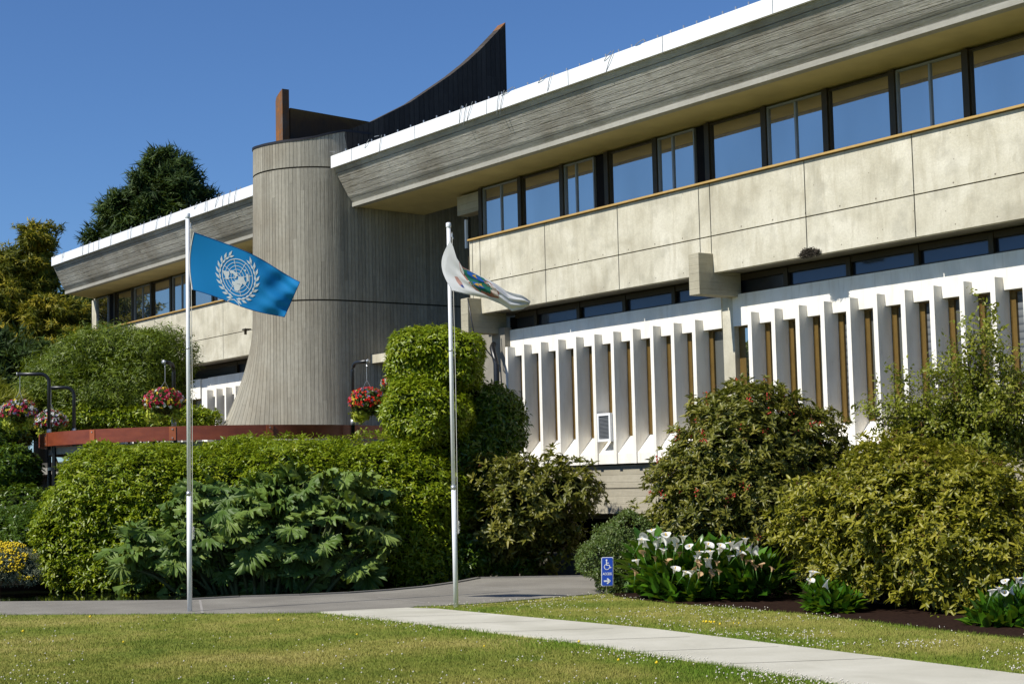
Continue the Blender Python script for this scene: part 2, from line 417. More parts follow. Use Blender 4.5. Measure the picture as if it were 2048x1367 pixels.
screen(-16.55, -8.53, [-15.89+.669*i for i in range(11)], -8.54)
screen(-8.17, X_END, [-7.50+.669*i for i in range(5)], X_END)
MB().box(-24.70, -24.33, YG-.16, YG-.13, 2.95, Z_OB-.05).build('slot_pane', M_glass, bld)
MB().box(-33.3, -32.98, YB+.03, YB+.3, Z_WB, Z_WT).build('column', M_panel, bld)
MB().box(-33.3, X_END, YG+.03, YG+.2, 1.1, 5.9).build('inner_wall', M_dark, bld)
# board marked base
b = MB(); b.box(-33.2, X_END, YB-.06, YG, 1.64, Z_WB-.03); b.box(-33.2, X_END, YB-.04, YG, 1.07, 1.62)
b.build('base_wall', M_base, bld)
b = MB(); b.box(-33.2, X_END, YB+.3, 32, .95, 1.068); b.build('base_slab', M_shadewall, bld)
for x in (-31.2, -29.6, -26.2, -21.8, -18.2):
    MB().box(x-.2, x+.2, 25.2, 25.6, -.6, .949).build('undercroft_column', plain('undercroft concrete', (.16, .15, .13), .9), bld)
MB().box(-44, X_END, 26.2, 26.4, -.6, .95).build('undercroft_wall', plain('undercroft shade black', (.006, .005, .004), 1, 0), bld)  # black sheet; the undercroft's deep shade is put into its colour
MB().box(-33.0, -28.2, 22.2, 22.45, -.6, .22).build('low_wall', plain('low wall concrete', (.13, .12, .09), .9), bld)

# corbels
for x0, zz in ((-25.07, 0), (-33.47, -.02)):
    MB().box(x0, x0+.31, 22.2, 23.35, 5.49+zz, 6.34+zz).build('corbel', M_corbel, bld, bevel=.012)
# drain pipes and cable at the gap
MB().tube([(-32.75, 22.72, 1.2), (-32.75, 22.72, 4.7), (-32.95, 22.75, 5.1), (-33.1, 22.9, 5.2)], .07, 10).build('downpipe', M_black, bld, smooth=True)
MB().tube([(-33.12, 22.18, 6.3), (-33.05, 22.3, 5.4), (-32.6, 22.74, 4.6), (-32.5, 22.74, 3.2), (-32.52, 22.74, 1.4)], .018, 6).build('cable', M_black, bld, smooth=True)

# ---------------- left wing ----------------
l0 = -58.55
lg = [-56.87+1.66*i for i in range(12)]
MB().box(-59.15, -58.72, YW-.02, YW+.3, Z_BOT, 9.02).build('corner_pier', M_panel, bld)
window(-58.66, -57.5, 'double', mid=-57.62)
MB().box(-57.5, -56.94, YW+.03, YW+.05, Z_SILL+.03, Z_HEAD).build('dark_casement_sheet', M_dark, bld)  # dark sheet again, standing in for the unlit room
for i, x in enumerate(lg[:-1]):
    if x > -41: break
    mullion(x-.07, x+.065); a, b = x+.07, x+1.60
    window(a, b, 'single' if i % 2 == 0 else 'double', mid=None if i % 2 == 0 else (a+b)/2)
sill(-59.1, -40.5)
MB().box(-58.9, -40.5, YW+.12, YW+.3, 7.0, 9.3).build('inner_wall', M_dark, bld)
spandrel([-58.4, -55.75, -53.1, -50.4, -50.1, -47.7, -45.05], -59.15, -40.5)
MB().box(-59.1, -40.5, YP+.165, YG+.3, Z_BOT+.03, Z_BOT+.3).build('slab_underside', M_shadewall, bld)
MB().box(-59.15, -59.0, YP+.165, 30, 1, 9.3).build('end_wall', M_panel, bld)
strip([-55.0, -53.3, -51.7, -48.3, -46.6, -45], -58.6, -40.5)
screen(-50.25, -40.5, [-49.95+.707*i for i in range(13)], -40.5)
screen(-59.1, -50.85, [-58.98+.707*i for i in range(11)], -50.9)
MB().box(-50.8, -50.3, YB+.03, YB+.4, 1.1, Z_WT-.01).build('column', M_white, bld)
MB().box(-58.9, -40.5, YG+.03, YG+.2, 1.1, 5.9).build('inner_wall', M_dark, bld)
MB().box(-58.9, -40.5, YB-.06, YG, -.6, Z_WB-.03).build('base_wall', M_base, bld)

# ---------------- tower ----------------
tw = None
def rim(deg):   # height of the top edge around the arc; 0 = facing +x, -90 = facing the lawn
    return float(np.interp(-deg, [0, 15, 27, 42, 71, 90, 116, 180], [11.12, 11.01, 10.91, 10.85, 10.83, 10.84, 10.90, 10.92]))
def flare(nx, z):
    wgt = min(1, max(0, (.35-nx)/.79)); e = 0 if z > 6.1 else .165*(6.1-z)**1.62
    return wgt*e + .014*(10.7-z)*max(0, .3-nx)
def arc_strip(zlo, zhi_f, name, mat, parent, thick=.3, rise=0, smooth=True):
    bw = .095; nA = int(TR*math.pi/bw); mb = MB()
    cols = []
    # right straight wall
    for j in range(52, 0, -1): cols.append((XT, TC[1]+j*.125, 1., 0., 0))
    for i in range(nA+1):
        a = -math.pi*i/nA; cols.append((None, None, math.cos(a), math.sin(a), math.degrees(a)))
    for j in range(1, 40): cols.append((TC[0]-TR, TC[1]+j*.15, -1., 0., -180))
    nz = 22; V = []; F = []; UV = []; u = 0; us = []
    prev = None
    for ci, (x, y, nx, ny, dg) in enumerate(cols):
        zh = zhi_f(dg, y)
        ring = []
        for k in range(nz+1):
            z = zlo+(zh-zlo)*k/nz; e = flare(nx, z)
            if x is None: P = (TC[0]+(TR+e)*nx, TC[1]+(TR+e)*ny, z)
            else: P = (x+nx*e, y, z)
            ring.append(P)
        if prev is not None: u += math.dist(prev[nz], ring[nz])
        us.append(u); V += ring; prev = ring
    n1 = nz+1
    for c in range(len(cols)-1):
        for k in range(nz):
            F.append((c*n1+k, c*n1+k+1, (c+1)*n1+k+1, (c+1)*n1+k))
            UV.append([(us[c], V[c*n1+k][2]), (us[c], V[c*n1+k+1][2]), (us[c+1], V[(c+1)*n1+k+1][2]), (us[c+1], V[(c+1)*n1+k][2])])
    mb.add(V, F, UV)
    # top rim: thickness inwards
    ci = 0; V2 = []; F2 = []
    for ci, (x, y, nx, ny, dg) in enumerate(cols):
        t = V[ci*n1+nz]; V2.append(t); V2.append((t[0]-nx*thick, t[1]-ny*thick, t[2])); V2.append((t[0]-nx*thick, t[1]-ny*thick, t[2]-1.2))
    for c in range(len(cols)-1):
        F2 += [(3*c, 3*c+1, 3*c+4, 3*c+3), (3*c+1, 3*c+2, 3*c+5, 3*c+4)]
    mb.add(V2, F2)
    o = mb.build(name, mat, parent, smooth=False)
    return o
JZ = (6.64, 10.12)   # construction joints of the tower
tw = arc_strip(-.6, lambda d, y: JZ[0]-.02, 'tower', M_tower, bld)
t2 = arc_strip(JZ[0]+.02, lambda d, y: JZ[1]-.02, 'tower_lift', M_tower, tw)
t3 = arc_strip(JZ[1]+.02, lambda d, y: rim(d), 'tower_top', M_tower, tw)
for z in JZ:
    jt = MB(); n = 40
    pts = [(XT-.035, TC[1]+6.3)]+[(TC[0]+(TR-.035)*math.cos(-math.pi*i/n), TC[1]+(TR-.035)*math.sin(-math.pi*i/n)) for i in range(n+1)]+[(TC[0]-TR+.035, TC[1]+5)]
    for a, b in zip(pts[:-1], pts[1:]): jt.add([(*a, z-.06), (*b, z-.06), (*b, z+.06), (*a, z+.06)], [(0, 1, 2, 3)])
    jt.build('joint', M_joint, tw)
# black flashing round the rim
fl = MB(); n = 48
for i in range(-6, n):
    def P(i, r, dz):
        if i < 0: return (XT-(TR-r)*1.0+0, TC[1]-i*.14, 11.13-.0*i+dz)
        a = -math.pi*i/n; return (TC[0]+r*math.cos(a), TC[1]+r*math.sin(a), rim(math.degrees(a))+dz)
    vs = [P(i, TR+.018, -.03), P(i+1, TR+.018, -.03), P(i+1, TR+.02, .03), P(i, TR+.02, .03), P(i, TR-.33, .03), P(i+1, TR-.33, .03)]
    fl.add(vs, [(0, 1, 2, 3), (3, 2, 5, 4)])
fl.build('rim_flashing', M_flash, tw)
# horn: the right wall sweeps up to a point
prof = [(21.19, 11.0), (21.22, 11.13), (22.07, 11.49), (23.24, 12.13), (24.56, 13.05), (25.15, 13.52), (25.57, 13.90), (26.07, 14.40), (26.45, 14.78), (26.45, 9.6), (21.5, 9.6)]
hb = MB(); hb.extrude([(XT+.004, y, z) for y, z in prof], (-.36, 0, 0))
hb.build('horn_wall', M_horn, tw)
tip = MB(); tip.extrude([(XT+.006, 26.25, 14.585), (XT+.006, 26.45, 14.80), (XT+.006, 26.45, 14.74), (XT+.006, 26.28, 14.54)], (-.37, 0, 0))
tip.build('horn_tip', M_rust, tw)
# left wall: lit rusty front leaf, then the inner wall falling away to the rear
XL = -40.27
lf = MB(); out = [(XL, 21.13), (XL, 20.92)]
out += [(XL-.15, 20.93), (XL-.45, 20.97), (XL-.68, 21.06), (XL-.84, 21.20), (XL-.94, 21.40), (XL-.60, 21.40)]
def zt(x): return 12.85+(x-XL)*.30
n_ = len(out)
vs = [(x, y, 10.3) for x, y in out]+[(x, y, zt(x)) for x, y in out]
lf.add(vs, [(i, (i+1) % n_, n_+(i+1) % n_, n_+i) for i in range(n_)]+[tuple(range(n_, 2*n_))])
lf.build('upright_leaf', M_rust, tw)
iw = MB().extrude([(XL-.005, 21.17, 10.3), (XL-.005, 21.17, 12.34), (XL-.005, 23.9, 12.22), (XL-.005, 23.9, 10.3)], (-.3, 0, 0))
def horn2():
    m = NM('stained inner wall with shade tone', .9, .1); p = m.pos()  # rust towards the top; the dark tone carries the inner face's shade
    z = m.sep(p)[2]; n1 = m.noise(p, 2.2, 5, .65); f = m.math('ADD', m.mapr(z, 11.5, 12.3, 0., .45), m.math('MULTIPLY', n1, .55))
    m.col(m.ramp(f, [(.2, (.05, .042, .036)), (.55, (.10, .055, .03)), (.85, (.22, .12, .035))])); m.bump(m.noise(m.vmul(p, (20, 20, 2)), 1, 3), .01); return m.m
iw.build('inner_wall', horn2(), tw)
iwc = MB().box(-40.4, XT-.4, 20.9, 26, 9.6, 10.4).build('tower_roof', M_flash, tw)
# small canopy slab and lamp on the tower
P0 = W(742, 688, x=XT+.0)
MB().box(XT-.1, XT+1.6, 21.9, 22.5, 5.02, 5.24).build('canopy_slab', M_panel, bld)
P = W(499, 660, y=19.75)
MB().box(P[0]-.14, P[0]+.04, 19.6, 19.78, P[2]-.0, P[2]+.04).box(P[0]-.02, P[0]+.02, 19.6, 19.66, P[2]-.12, P[2]).build('wall_lamp', M_bronze, bld)

# ---------------- air conditioner, nest ----------------
ac = empty('air_conditioner', (-28.6, 22.75, 2.7))
tag(ac, 'white window air conditioner wedged between two white fins of the lower floor', 'air conditioner')
A = W(1195, 827, y=22.97); B = W(1223, 877, y=22.74)
x0, x1, z1, z0 = A[0], A[0]+.47, A[2], A[2]-.63
cs = MB(); framebars(cs, x0, x1, z0, z1, 22.95, 23.01, .055); cs.box(x0+.01, x1-.01, 23.01, 23.5, z0+.01, z1-.01); cs.build('casing', M_cap, ac)
g_ = MB(); g_.box(x0+.055, x1-.055, 22.982, 23.008, z0+.055, z1-.055)
g_.build('grille_back', plain('grille grey', (.10, .11, .12), .6), ac)
g_ = MB(); z = z0+.075
while z < z1-.075: g_.box(x0+.06, x1-.06, 22.968, 22.98, z, z+.012); z += .03
g_.build('grille', plain('grille slats', (.2, .21, .22), .5), ac)

nest_c = W(1623, 506, y=22.585)
V = []; T = []
ns = 420; nb = MB()
for i in range(ns):
    a = random.uniform(0, math.pi*2); r = abs(random.gauss(0, .17)); c = nest_c+np.array([random.uniform(-1, 1)*.22*(1), random.uniform(-.11, .03), 0])
    c[2] += random.uniform(-.07, .09*(1-((c[0]-nest_c[0])/.24)**2)); d = np.array([random.gauss(0, 1), random.gauss(0, .4), random.gauss(0, .35)]); d /= np.linalg.norm(d)
    nb.tube([c-d*.05, c+d*.05], .005, 3, caps=False)
no = nb.build('bird_nest', plain('dry twigs', (.05, .04, .028), .9)); tag(no, 'dark mud and twig bird nest on the lower edge of the upper concrete panels', 'nest')

# ---------------- ground ----------------
def lawn_mat(name, soil=False):
    m = NM(name, .95, .05); p = m.pos()
    a = m.noise(m.vmul(p, (1, 1, 1)), .55, 5, .6, .3); b = m.noise(p, 5.0, 4, .6)
    f = m.math('ADD', m.math('MULTIPLY', a, .75), m.math('MULTIPLY', b, .25))
    c = m.ramp(f, [(.34, (.10, .15, .022)), (.46, (.20, .22, .042)), (.56, (.29, .27, .070)), (.70, (.38, .32, .11))])
    return m, c, p
m, c, p = lawn_mat('dry mown lawn')
oi = m.n('Attribute'); oi.attribute_name = 'tint'
c2 = m.mix(m.math('MULTIPLY', oi.outputs['Fac'], .5), c, (.12, .22, .02))
m.col(m.mix(m.mapr(m.noise(p, 60, 3), .3, .7, .25, 0.), c2, (.10, .11, .02))); M_lawn = m.m
M_path = NM('exposed aggregate path', .9, .15); p = M_path.pos()
f = M_path.math('ADD', M_path.math('MULTIPLY', M_path.noise(p, 70, 3, .7), .6), M_path.math('MULTIPLY', M_path.noise(p, .9, 4), .4))
M_path.col(M_path.ramp(f, [(.3, (.14, .128, .11)), (.5, (.215, .20, .17)), (.7, (.33, .31, .265))])); M_path.bump(M_path.noise(p, 90, 2), .006); M_path = M_path.m
M_walk = NM('new concrete pavement', .85, .2); p = M_walk.pos()
c = M_walk.ramp(M_walk.noise(p, .8, 5, .6, .5), [(.3, (.43, .41, .33)), (.7, (.58, .555, .465))])
c = M_walk.mix(M_walk.mapr(M_walk.noise(p, 40, 4), .3, .6, .18, 0.), c, (.36, .34, .28)); M_walk.col(c); M_walk = M_walk.m
M_soil = plain('shade darkened mulch soil', (.024, .013, .009), .95, .05, 0, .4, 22)  # mulch darkened further; shade under the shrubs is part of this colour
M_earth = plain('dark wet earth', (.03, .024, .017), .95, .05, 0, .3, 5)

MB().box(-1500, 1500, -600, 1500, -1.2, -.62).build('ground', M_earth, None)['kind'] = 'structure'
edge_px = [(0, 1203), (380, 1200), (480, 1195), (600, 1191.5), (700, 1187), (780, 1181.5), (850, 1175), (900, 1168), (930, 1163), (960, 1157), (1040, 1155.5), (1130, 1154), (1200, 1153)]
edge = [W(a, b, z=0)[:2] for a, b in edge_px]
far = [(-75, -30)]+[(-36.5, 1.0), (-31.2, 5.03)]+edge+[(-24.2, 19.9), (-24.3, 22.0), (40, 22.0), (60, -60), (-60, -60)]
def sheet(poly, z0, z1, name, mat, kind='structure'):
    o = MB().extrude([(x, y, z1) for x, y in poly][::-1], (0, 0, z0-z1)).build(name, mat); o['kind'] = kind; return o
sheet(far, -.61, 0.0, 'lawn', M_lawn)
# paved path along the pond
lo_px = [(1240, 1184), (1200, 1187), (1100, 1195), (1000, 1204), (940, 1208), (900, 1210), (830, 1213), (815, 1217), (640, 1225), (379, 1227), (200, 1228), (0, 1229)]
low = [W(a, b, z=0)[:2] for a, b in lo_px]
eo = [np.array(q) for q in [(-36.5, 1.0), (-31.2, 5.03)]+edge]
path = [tuple(q) for q in eo]+[(-22.8, 20.2)]+[tuple(q) for q in low]+[(-27.4, 4.0), (-32.4, -.6)]
sheet(path, -.05, .012, 'path', M_path)
# raised lip at the pond edge
lip = MB()
pts = [np.array((*q, 0)) for q in edge[1:]]
for a, b in zip(pts[:-1], pts[1:]):
    d = b-a; d /= np.linalg.norm(d); n = np.array([-d[1], d[0], 0])
    lip.add([a+n*.09+(0, 0, .034), b+n*.09+(0, 0, .034), b-n*.01+(0, 0, .034), a-n*.01+(0, 0, .034), a+n*.09-(0, 0, .3), b+n*.09-(0, 0, .3), b-n*.01+(0, 0, .01), a-n*.01+(0, 0, .01)], [(3, 2, 1, 0), (0, 1, 5, 4), (7, 6, 2, 3)])
tag(lip.build('pond_kerb', plain('kerb concrete', (.17, .16, .14), .9), None), kind='structure')
for px0, py0, px1, py1 in ((400, 1199, 405, 1225), (755, 1193, 850, 1204), (950, 1171, 1065, 1180)):
    a = W(px0, py0, z=.014); b = W(px1, py1, z=.014); d = (b-a)/np.linalg.norm(b-a); n = np.array([-d[1], d[0], 0])*.018
    tag(MB().add([a+n, b+n, b-n, a-n], [(0, 1, 2, 3)]).build('path_joint', plain('joint mortar', (.30, .28, .25), .9)), kind='structure')
# pale pavement
up = [W(a, b, z=0)[:2] for a, b in [(815, 1217), (870, 1218.5), (1303, 1259), (2048, 1352)]]
dn = [W(a, b, z=0)[:2] for a, b in [(640, 1225), (760, 1238), (1148, 1285), (1666, 1367)]]
ue = up[-1]+(up[-1]-up[-2])*1.5; de = dn[-1]+(dn[-1]-dn[-2])*2.5
walk = [tuple(q) for q in up]+[tuple(ue), tuple(de)]+[tuple(q) for q in dn[::-1]]
sheet(walk, -.05, .022, 'pavement', M_walk)
for t in (.0, .14, .28, .42, .56, .70, .84):
    a = up[1]*(1-t)+up[-1]*t; b = dn[0]*(1-t)+dn[-1]*t
    a = np.array((*a, .0245)); b = np.array((*b, .0245)); d = (b-a)/np.linalg.norm(b-a); n = np.array([-d[1], d[0], 0])*.008
    tag(MB().add([a+n, b+n, b-n, a-n], [(0, 1, 2, 3)]).build('pavement_joint', plain('sawn joint', (.17, .16, .13), .9)), kind='structure')
# planting bed
bed = [W(a, b, z=0)[:2] for a, b in [(1215, 1180), (1232, 1192), (1330, 1205), (1450, 1214), (1600, 1226), (1700, 1238), (1830, 1254), (1940, 1266), (2048, 1277), (2300, 1300)]]
sheet([(-21.3, 21.6)]+[tuple(q) for q in bed]+[(-2, 21.6)], -.05, .016, 'planting_bed', M_soil)
lb = [W(a, b, z=-.1)[:2] for a, b in [(-400, 1182), (0, 1178), (118, 1172), (125, 1160)]]
sheet([(-60, 8)]+[tuple(q) for q in lb]+[(-33, 14), (-48, 30), (-75, 30)], -.61, -.02, 'garden_bank', M_soil)
# stepping block by the pond
P = W(106, 1166, z=-.0)
# pond
m = NM('pond water', .04, .5); m.col((.006, .009, .004)); m.bump(m.noise(m.vmul(m.pos(), (1, 1, 1)), 2.5, 2), .006, .35); m.b.inputs['Roughness'].default_value = .05; M_water = m.m
wp = [(-40, 1), (-34, 4.2), (-27.6, 8.6), (-25, 11.3), (-24.2, 13.7), (-24.4, 15.5), (-25.5, 17.2), (-27, 18.5), (-33, 22), (-45, 20)]
pd_ = sheet(wp, -.55, -.15, 'pond_water', M_water)

# ---------------- grass and clover ----------------
def in_poly(px, py, poly):
    poly = np.asarray(poly); ins = np.zeros(len(px), bool); n = len(poly); j = n-1
    for i in range(n):
        xi, yi = poly[i]; xj, yj = poly[j]
        c = ((yi > py) != (yj > py)) & (px < (xj-xi)*(py-yi)/(yj-yi+1e-12)+xi); ins ^= c; j = i
    return ins
def vnoise(x, y, s, seed):
    x = x*s; y = y*s; r = np.random.default_rng(seed).random((256, 256)); xi = np.floor(x).astype(int); yi = np.floor(y).astype(int); fx = x-xi; fy = y-yi
    fx = fx*fx*(3-2*fx); fy = fy*fy*(3-2*fy); g = lambda a, b: r[a % 256, b % 256]
    return (g(xi, yi)*(1-fx)+g(xi+1, yi)*fx)*(1-fy)+(g(xi, yi+1)*(1-fx)+g(xi+1, yi+1)*fx)*fy
def screen_pts(n, x0, x1, y0, y1):
    px = rng.uniform(x0, x1, n); py = rng.uniform(y0, y1, n)
    D = CF[None]+CR[None]*((px-PW/2)/F_PX)[:, None]+CU[None]*((PH/2-py)/F_PX)[:, None]
    t = -1.7/D[:, 2]; return EYE[None]+D*t[:, None]
def dist_seg(P, line):
    dm = np.full(len(P), 1e9)
    for a, b in zip(line[:-1], line[1:]):
        a = np.array(a); b = np.array(b); ab = b-a; t = np.clip(((P[:, :2]-a)@ab)/(ab@ab), 0, 1); dm = np.minimum(dm, np.linalg.norm(P[:, :2]-a-t[:, None]*ab, axis=1))
    return dm
def lawn_points(n):
    # spread over a world rectangle of lawn, denser towards the eye
    dep = rng.uniform(1/27.5, 1/12.5, n*3)**-1; lat = rng.uniform(-.42, .42, n*3)*dep
    P = EYE*[1, 1, 0]+_v[None]*dep[:, None]+_r[None]*lat[:, None]
    ok = ~in_poly(P[:, 0], P[:, 1], path) & (~in_poly(P[:, 0], P[:, 1], walk) | (np.minimum(dist_seg(P, up+[ue]), dist_seg(P, dn+[de])) < rng.random(len(P))**2*.07)) & ~in_poly(P[:, 0], P[:, 1], [(-21.3, 21.6)]+[tuple(q) for q in bed]+[(-2, 21.6)]) & in_poly(P[:, 0], P[:, 1], far)
    return P[ok][:n]
def blades(P, h, wd, mat, name, lush):
    n = len(P); a = rng.uniform(0, 2*math.pi, n); lean = rng.normal(0, .45, (n, 2))
    side = np.c_[np.cos(a), np.sin(a), np.zeros(n)]*wd[:, None]/2
    top = P+np.c_[lean*h[:, None], h]
    V = np.empty((n, 3, 3)); V[:, 0] = P-side; V[:, 1] = P+side; V[:, 2] = top
    T = np.arange(n*3).reshape(n, 3)
    o = np_mesh(name, V.reshape(-1, 3), T, mat, tint=np.repeat(lush, 3)); return o
P = lawn_points(330000)
dw = np.minimum(dist_seg(P, up+[ue]), dist_seg(P, dn+[de])); dp = dist_seg(P, low); db = dist_seg(P, bed)
lush = np.clip(1.1-dw/.9, 0, 1)*.9; lush = np.maximum(lush, np.clip(.9-dp/.5, 0, 1)); lush = np.maximum(lush, np.clip(.8-db/.4, 0, 1))
lush = np.clip(lush+.7*(vnoise(P[:, 0], P[:, 1], .9, 3)-.45)+rng.normal(0, .12, len(P)), 0, 1.2)
h = (.012+.016*rng.random(len(P))+.026*lush*rng.random(len(P)))*(.7+.6*vnoise(P[:, 0], P[:, 1], 3, 5)); wd = .004+.005*rng.random(len(P))
tag(blades(P, h, wd, M_lawn, 'grass', lush*1.6), kind='stuff')
# clover heads
P = lawn_points(34000); dw = dist_seg(P, up+[ue]); dn_ = dist_seg(P, dn+[de]); db = dist_seg(P, bed)
upper = in_poly(P[:, 0], P[:, 1], [tuple(q) for q in up]+[tuple(ue)]+[tuple(q) for q in bed[::-1]])
pr = np.where(upper, .40, np.clip(.75-dn_/1.1, .035, 1)); pr = pr*np.clip((vnoise(P[:, 0], P[:, 1], 1.3, 9)-.22)*2.4, .02, 1.3)
P = P[rng.random(len(P)) < pr][:5600]
oc = np.array([(1, 0, 0), (0, 1, 0), (-1, 0, 0), (0, -1, 0), (0, 0, 1), (0, 0, -1)], float); of = np.array([(0, 1, 4), (1, 2, 4), (2, 3, 4), (3, 0, 4), (1, 0, 5), (2, 1, 5), (3, 2, 5), (0, 3, 5)])
def dots(P, r, name, mat, zr=(.03, .06)):
    n = len(P); P = P.copy(); P[:, 2] += rng.uniform(*zr, n); rr = r*rng.uniform(.6, 1.2, n)
    V = P[:, None]+oc[None]*rr[:, None, None]*[1, 1, .85]; T = of[None]+(np.arange(n)*6)[:, None, None]
    return np_mesh(name, V.reshape(-1, 3), T.reshape(-1, 3), mat)
tag(dots(P, .0102, 'clover_flowers', plain('clover white', (.62, .58, .50), .9, .1, 0, .2, 300)), kind='stuff')
yp = np.array([W(a+random.gauss(0, 9), b+random.gauss(0, 2), z=0) for a, b in [(1420, 1249)]*6+[(1440, 1250), (1465, 1250), (1488, 1252), (1155, 1291), (1310, 1338), (45, 1270), (960, 1300), (250, 1290), (180, 1236), (560, 1245), (1240, 1330), (712, 1272)]])
tag(dots(yp, .02, 'yellow_flowers', plain('buttercup yellow', (.75, .55, .02), .7)), kind='stuff')

# ---------------- flagpoles ----------------
def flagpole(px, pb, pt, seam, label, dy=0):
    base = W(px, pb, z=0.0); dpt = float((base-EYE)@CF); top = W(px, pt, d=dpt); hgt = top[2]
    r = empty('flagpole', tuple(base)); tag(r, label, 'flagpole', 'white flagpoles beside the lawn path')
    x, y = base[0], base[1]
    MB().tube([(x, y, -.05), (x, y, seam)], .036, 16).build('lower_pole', M_pole, r, True)
    MB().tube([(x, y, seam), (x, y, hgt-.03)], .030, 16).build('upper_pole', M_pole, r, True)
    MB().tube([(x, y, seam-.03), (x, y, seam+.03)], .040, 16).build('collar', M_steel, r, True)
    z2 = seam+(hgt-seam)*.52
    MB().tube([(x, y, z2-.012), (x, y, z2+.012)], .0345, 16).build('collar', M_steel, r, True)
    MB().tube([(x, y, hgt-.03), (x, y, hgt-.02), (x, y, hgt+.035), (x, y, hgt+.045)], [.035, .038, .038, .025], 16).build('pole_cap', M_pole, r, True)
    q = np.array([x, y, 0])+_r*.05-_v*.02
    mb = MB(); mb.tube([q+(0, 0, hgt-.1), q+(0, 0, (hgt+1)/2)+_r*.01, q+(0, 0, 1.05)], .004, 5); mb.build('halyard', M_rope, r)
    mb = MB(); mb.tube([q+(0, 0, hgt-.12)+_r*.0, q+(0, 0, hgt-.17), q+(0, 0, hgt-.2)+_r*.015], .012, 6); mb.build('pulley', M_steel, r)
    mb = MB(); c0 = np.array([x, y, 1.15])+_r*.04; mb.tube([c0+(0, 0, -.09)+_r*.025, c0+_r*.012, c0+(0, 0, .09)+_r*.025], .010, 6)
    L = [c0+_r*(.03+.012*math.sin(i*2.4))+(0, 0, .07-.014*i)+_v*(-.01*math.cos(i*2.4)) for i in range(10)]; mb.tube(L, .006, 5)
    mb.build('cleat', M_rope, r)
    return base, hgt, dpt
b1 = flagpole(379.5, 1223, 420, 1.72, 'tall white flagpole flying the blue flag, left of the pale pavement')
b2 = flagpole(912, 1213, 440, 1.72, 'tall white flagpole with the furled white flag, standing in grass beyond the pavement')

def cloth_mat(name, c):
    m = NM(name, .75, .15); p = m.pos(); f = m.noise(p, 260, 2); m.col(m.ramp(f, [(.3, tuple(x*.9 for x in c)), (.7, c)]))
    tr = m.n('BsdfTranslucent'); tr.inputs[0].default_value = (*c, 1); mx = m.n('MixShader'); mx.inputs[0].default_value = .25
    m.t.links.new(m.b.outputs[0], mx.inputs[1]); m.t.links.new(tr.outputs[0], mx.inputs[2]); m.t.links.new(mx.outputs[0], m.t.nodes['Material Output'].inputs[0]); return m.m
# blue flag surface S(u,v): u along the fly, v up the hoist
dp1 = b1[2]
def S1(u, v):
    tl, bl, tr, br = np.array([387, 464.]), np.array([384, 579.]), np.array([600, 563.]), np.array([569, 635.])
    T = tl*(1-u)+tr*u + np.array([0, -9*math.sin(math.pi*u)+2.5*math.sin(9*u)*u]); B = bl*(1-u)+br*u + np.array([0, 3*math.sin(math.pi*u*1.0)-2*math.sin(7*u)])
    q = B*(1-v)+T*v; q[0] += -7*math.sin(math.pi*v)*(1-u)**6
    d = dp1-.03-.25*u + .035*math.sin(7*u+1.5*v)*min(1, u*2) + .05*(u**2)*math.sin(13*u+7*v-2) + .03*max(0, u-.55)*math.sin(24*v+9*u)
    d += .06*math.sin(math.pi*v)*(1-u)**3 + .035*max(0, u-.6)*math.sin((q[0]*.55+q[1]*.9)*.11)*3
    return W(q[0], q[1], d=d)
def surf(S, nu, nv, name, mat, parent=None):
    mb = MB(); V = [S(i/nu, j/nv) for i in range(nu+1) for j in range(nv+1)]; n1 = nv+1
    mb.add(V, [(i*n1+j, (i+1)*n1+j, (i+1)*n1+j+1, i*n1+j+1) for i in range(nu) for j in range(nv)])
    o = mb.build(name, mat, parent, True); return o
fb = tag(surf(S1, 70, 34, 'flag', cloth_mat('blue flag cloth', (.008, .20, .48))), 'sky blue flag with white world map and olive wreath emblem, flying from the left pole', 'flag')
hem = MB(); 
for ln in ([S1(i/40, .995) for i in range(41)], [S1(.998, i/20) for i in range(21)], [S1(i/40, .005) for i in range(41)]): hem.tube(ln, .006, 4)
hem.build('hem', cloth_mat('hem cloth', (.01, .10, .28)), fb)
MB().tube([S1(0.004, i/20)+CF*0 for i in range(21)], .008, 5).build('hoist_band', M_rope, fb)
# emblem: shapes in a plane whose unit is the hoist height, centre of the globe at the origin
eu, ev, EA = .452, .49, 1.92     # centre in u,v and length/height ratio
eps = .006
def onflag(x, y):   # local emblem units -> flag point lifted off the cloth on the viewed side
    x, y = x*.9, y*.9; u = eu+x/EA*1.0; v = ev+y*1.0/ (1-.27*(u)) ; P = S1(u, v); return P-CF*eps
shapes = MB()
def strip2(pts, w_):
    L = []; R_ = []
    for i, p in enumerate(pts):
        a = pts[max(0, i-1)]; b = pts[min(len(pts)-1, i+1)]; d = np.array(b)-np.array(a); d /= np.linalg.norm(d); n = np.array([-d[1], d[0]])*w_/2
        L.append(onflag(p[0]+n[0], p[1]+n[1])); R_.append(onflag(p[0]-n[0], p[1]-n[1]))
    k = len(pts); shapes.add(L+R_, [(i, i+1, k+i+1, k+i) for i in range(k-1)])
for r_ in (.315, .255, .195, .135, .075):
    strip2([(r_*math.cos(a), r_*math.sin(a)) for a in np.linspace(0, 2*math.pi, 49)], .014 if r_ > .3 else .010)
for k in range(8):
    a = math.pi/8+k*math.pi/4; strip2([(t*math.cos(a), t*math.sin(a)) for t in np.linspace(.05, .31, 6)], .010)
def poly(pts): 
    c = np.mean(pts, axis=0); n = len(pts); shapes.add([onflag(*c)]+[onflag(*p) for p in pts], [(0, i+1, (i+1) % n+1) for i in range(n)])
def lc(pts, c=(733, 735), s=180/.315): return [((x-c[0])/s, -(y-c[1])/s) for x, y in pts]
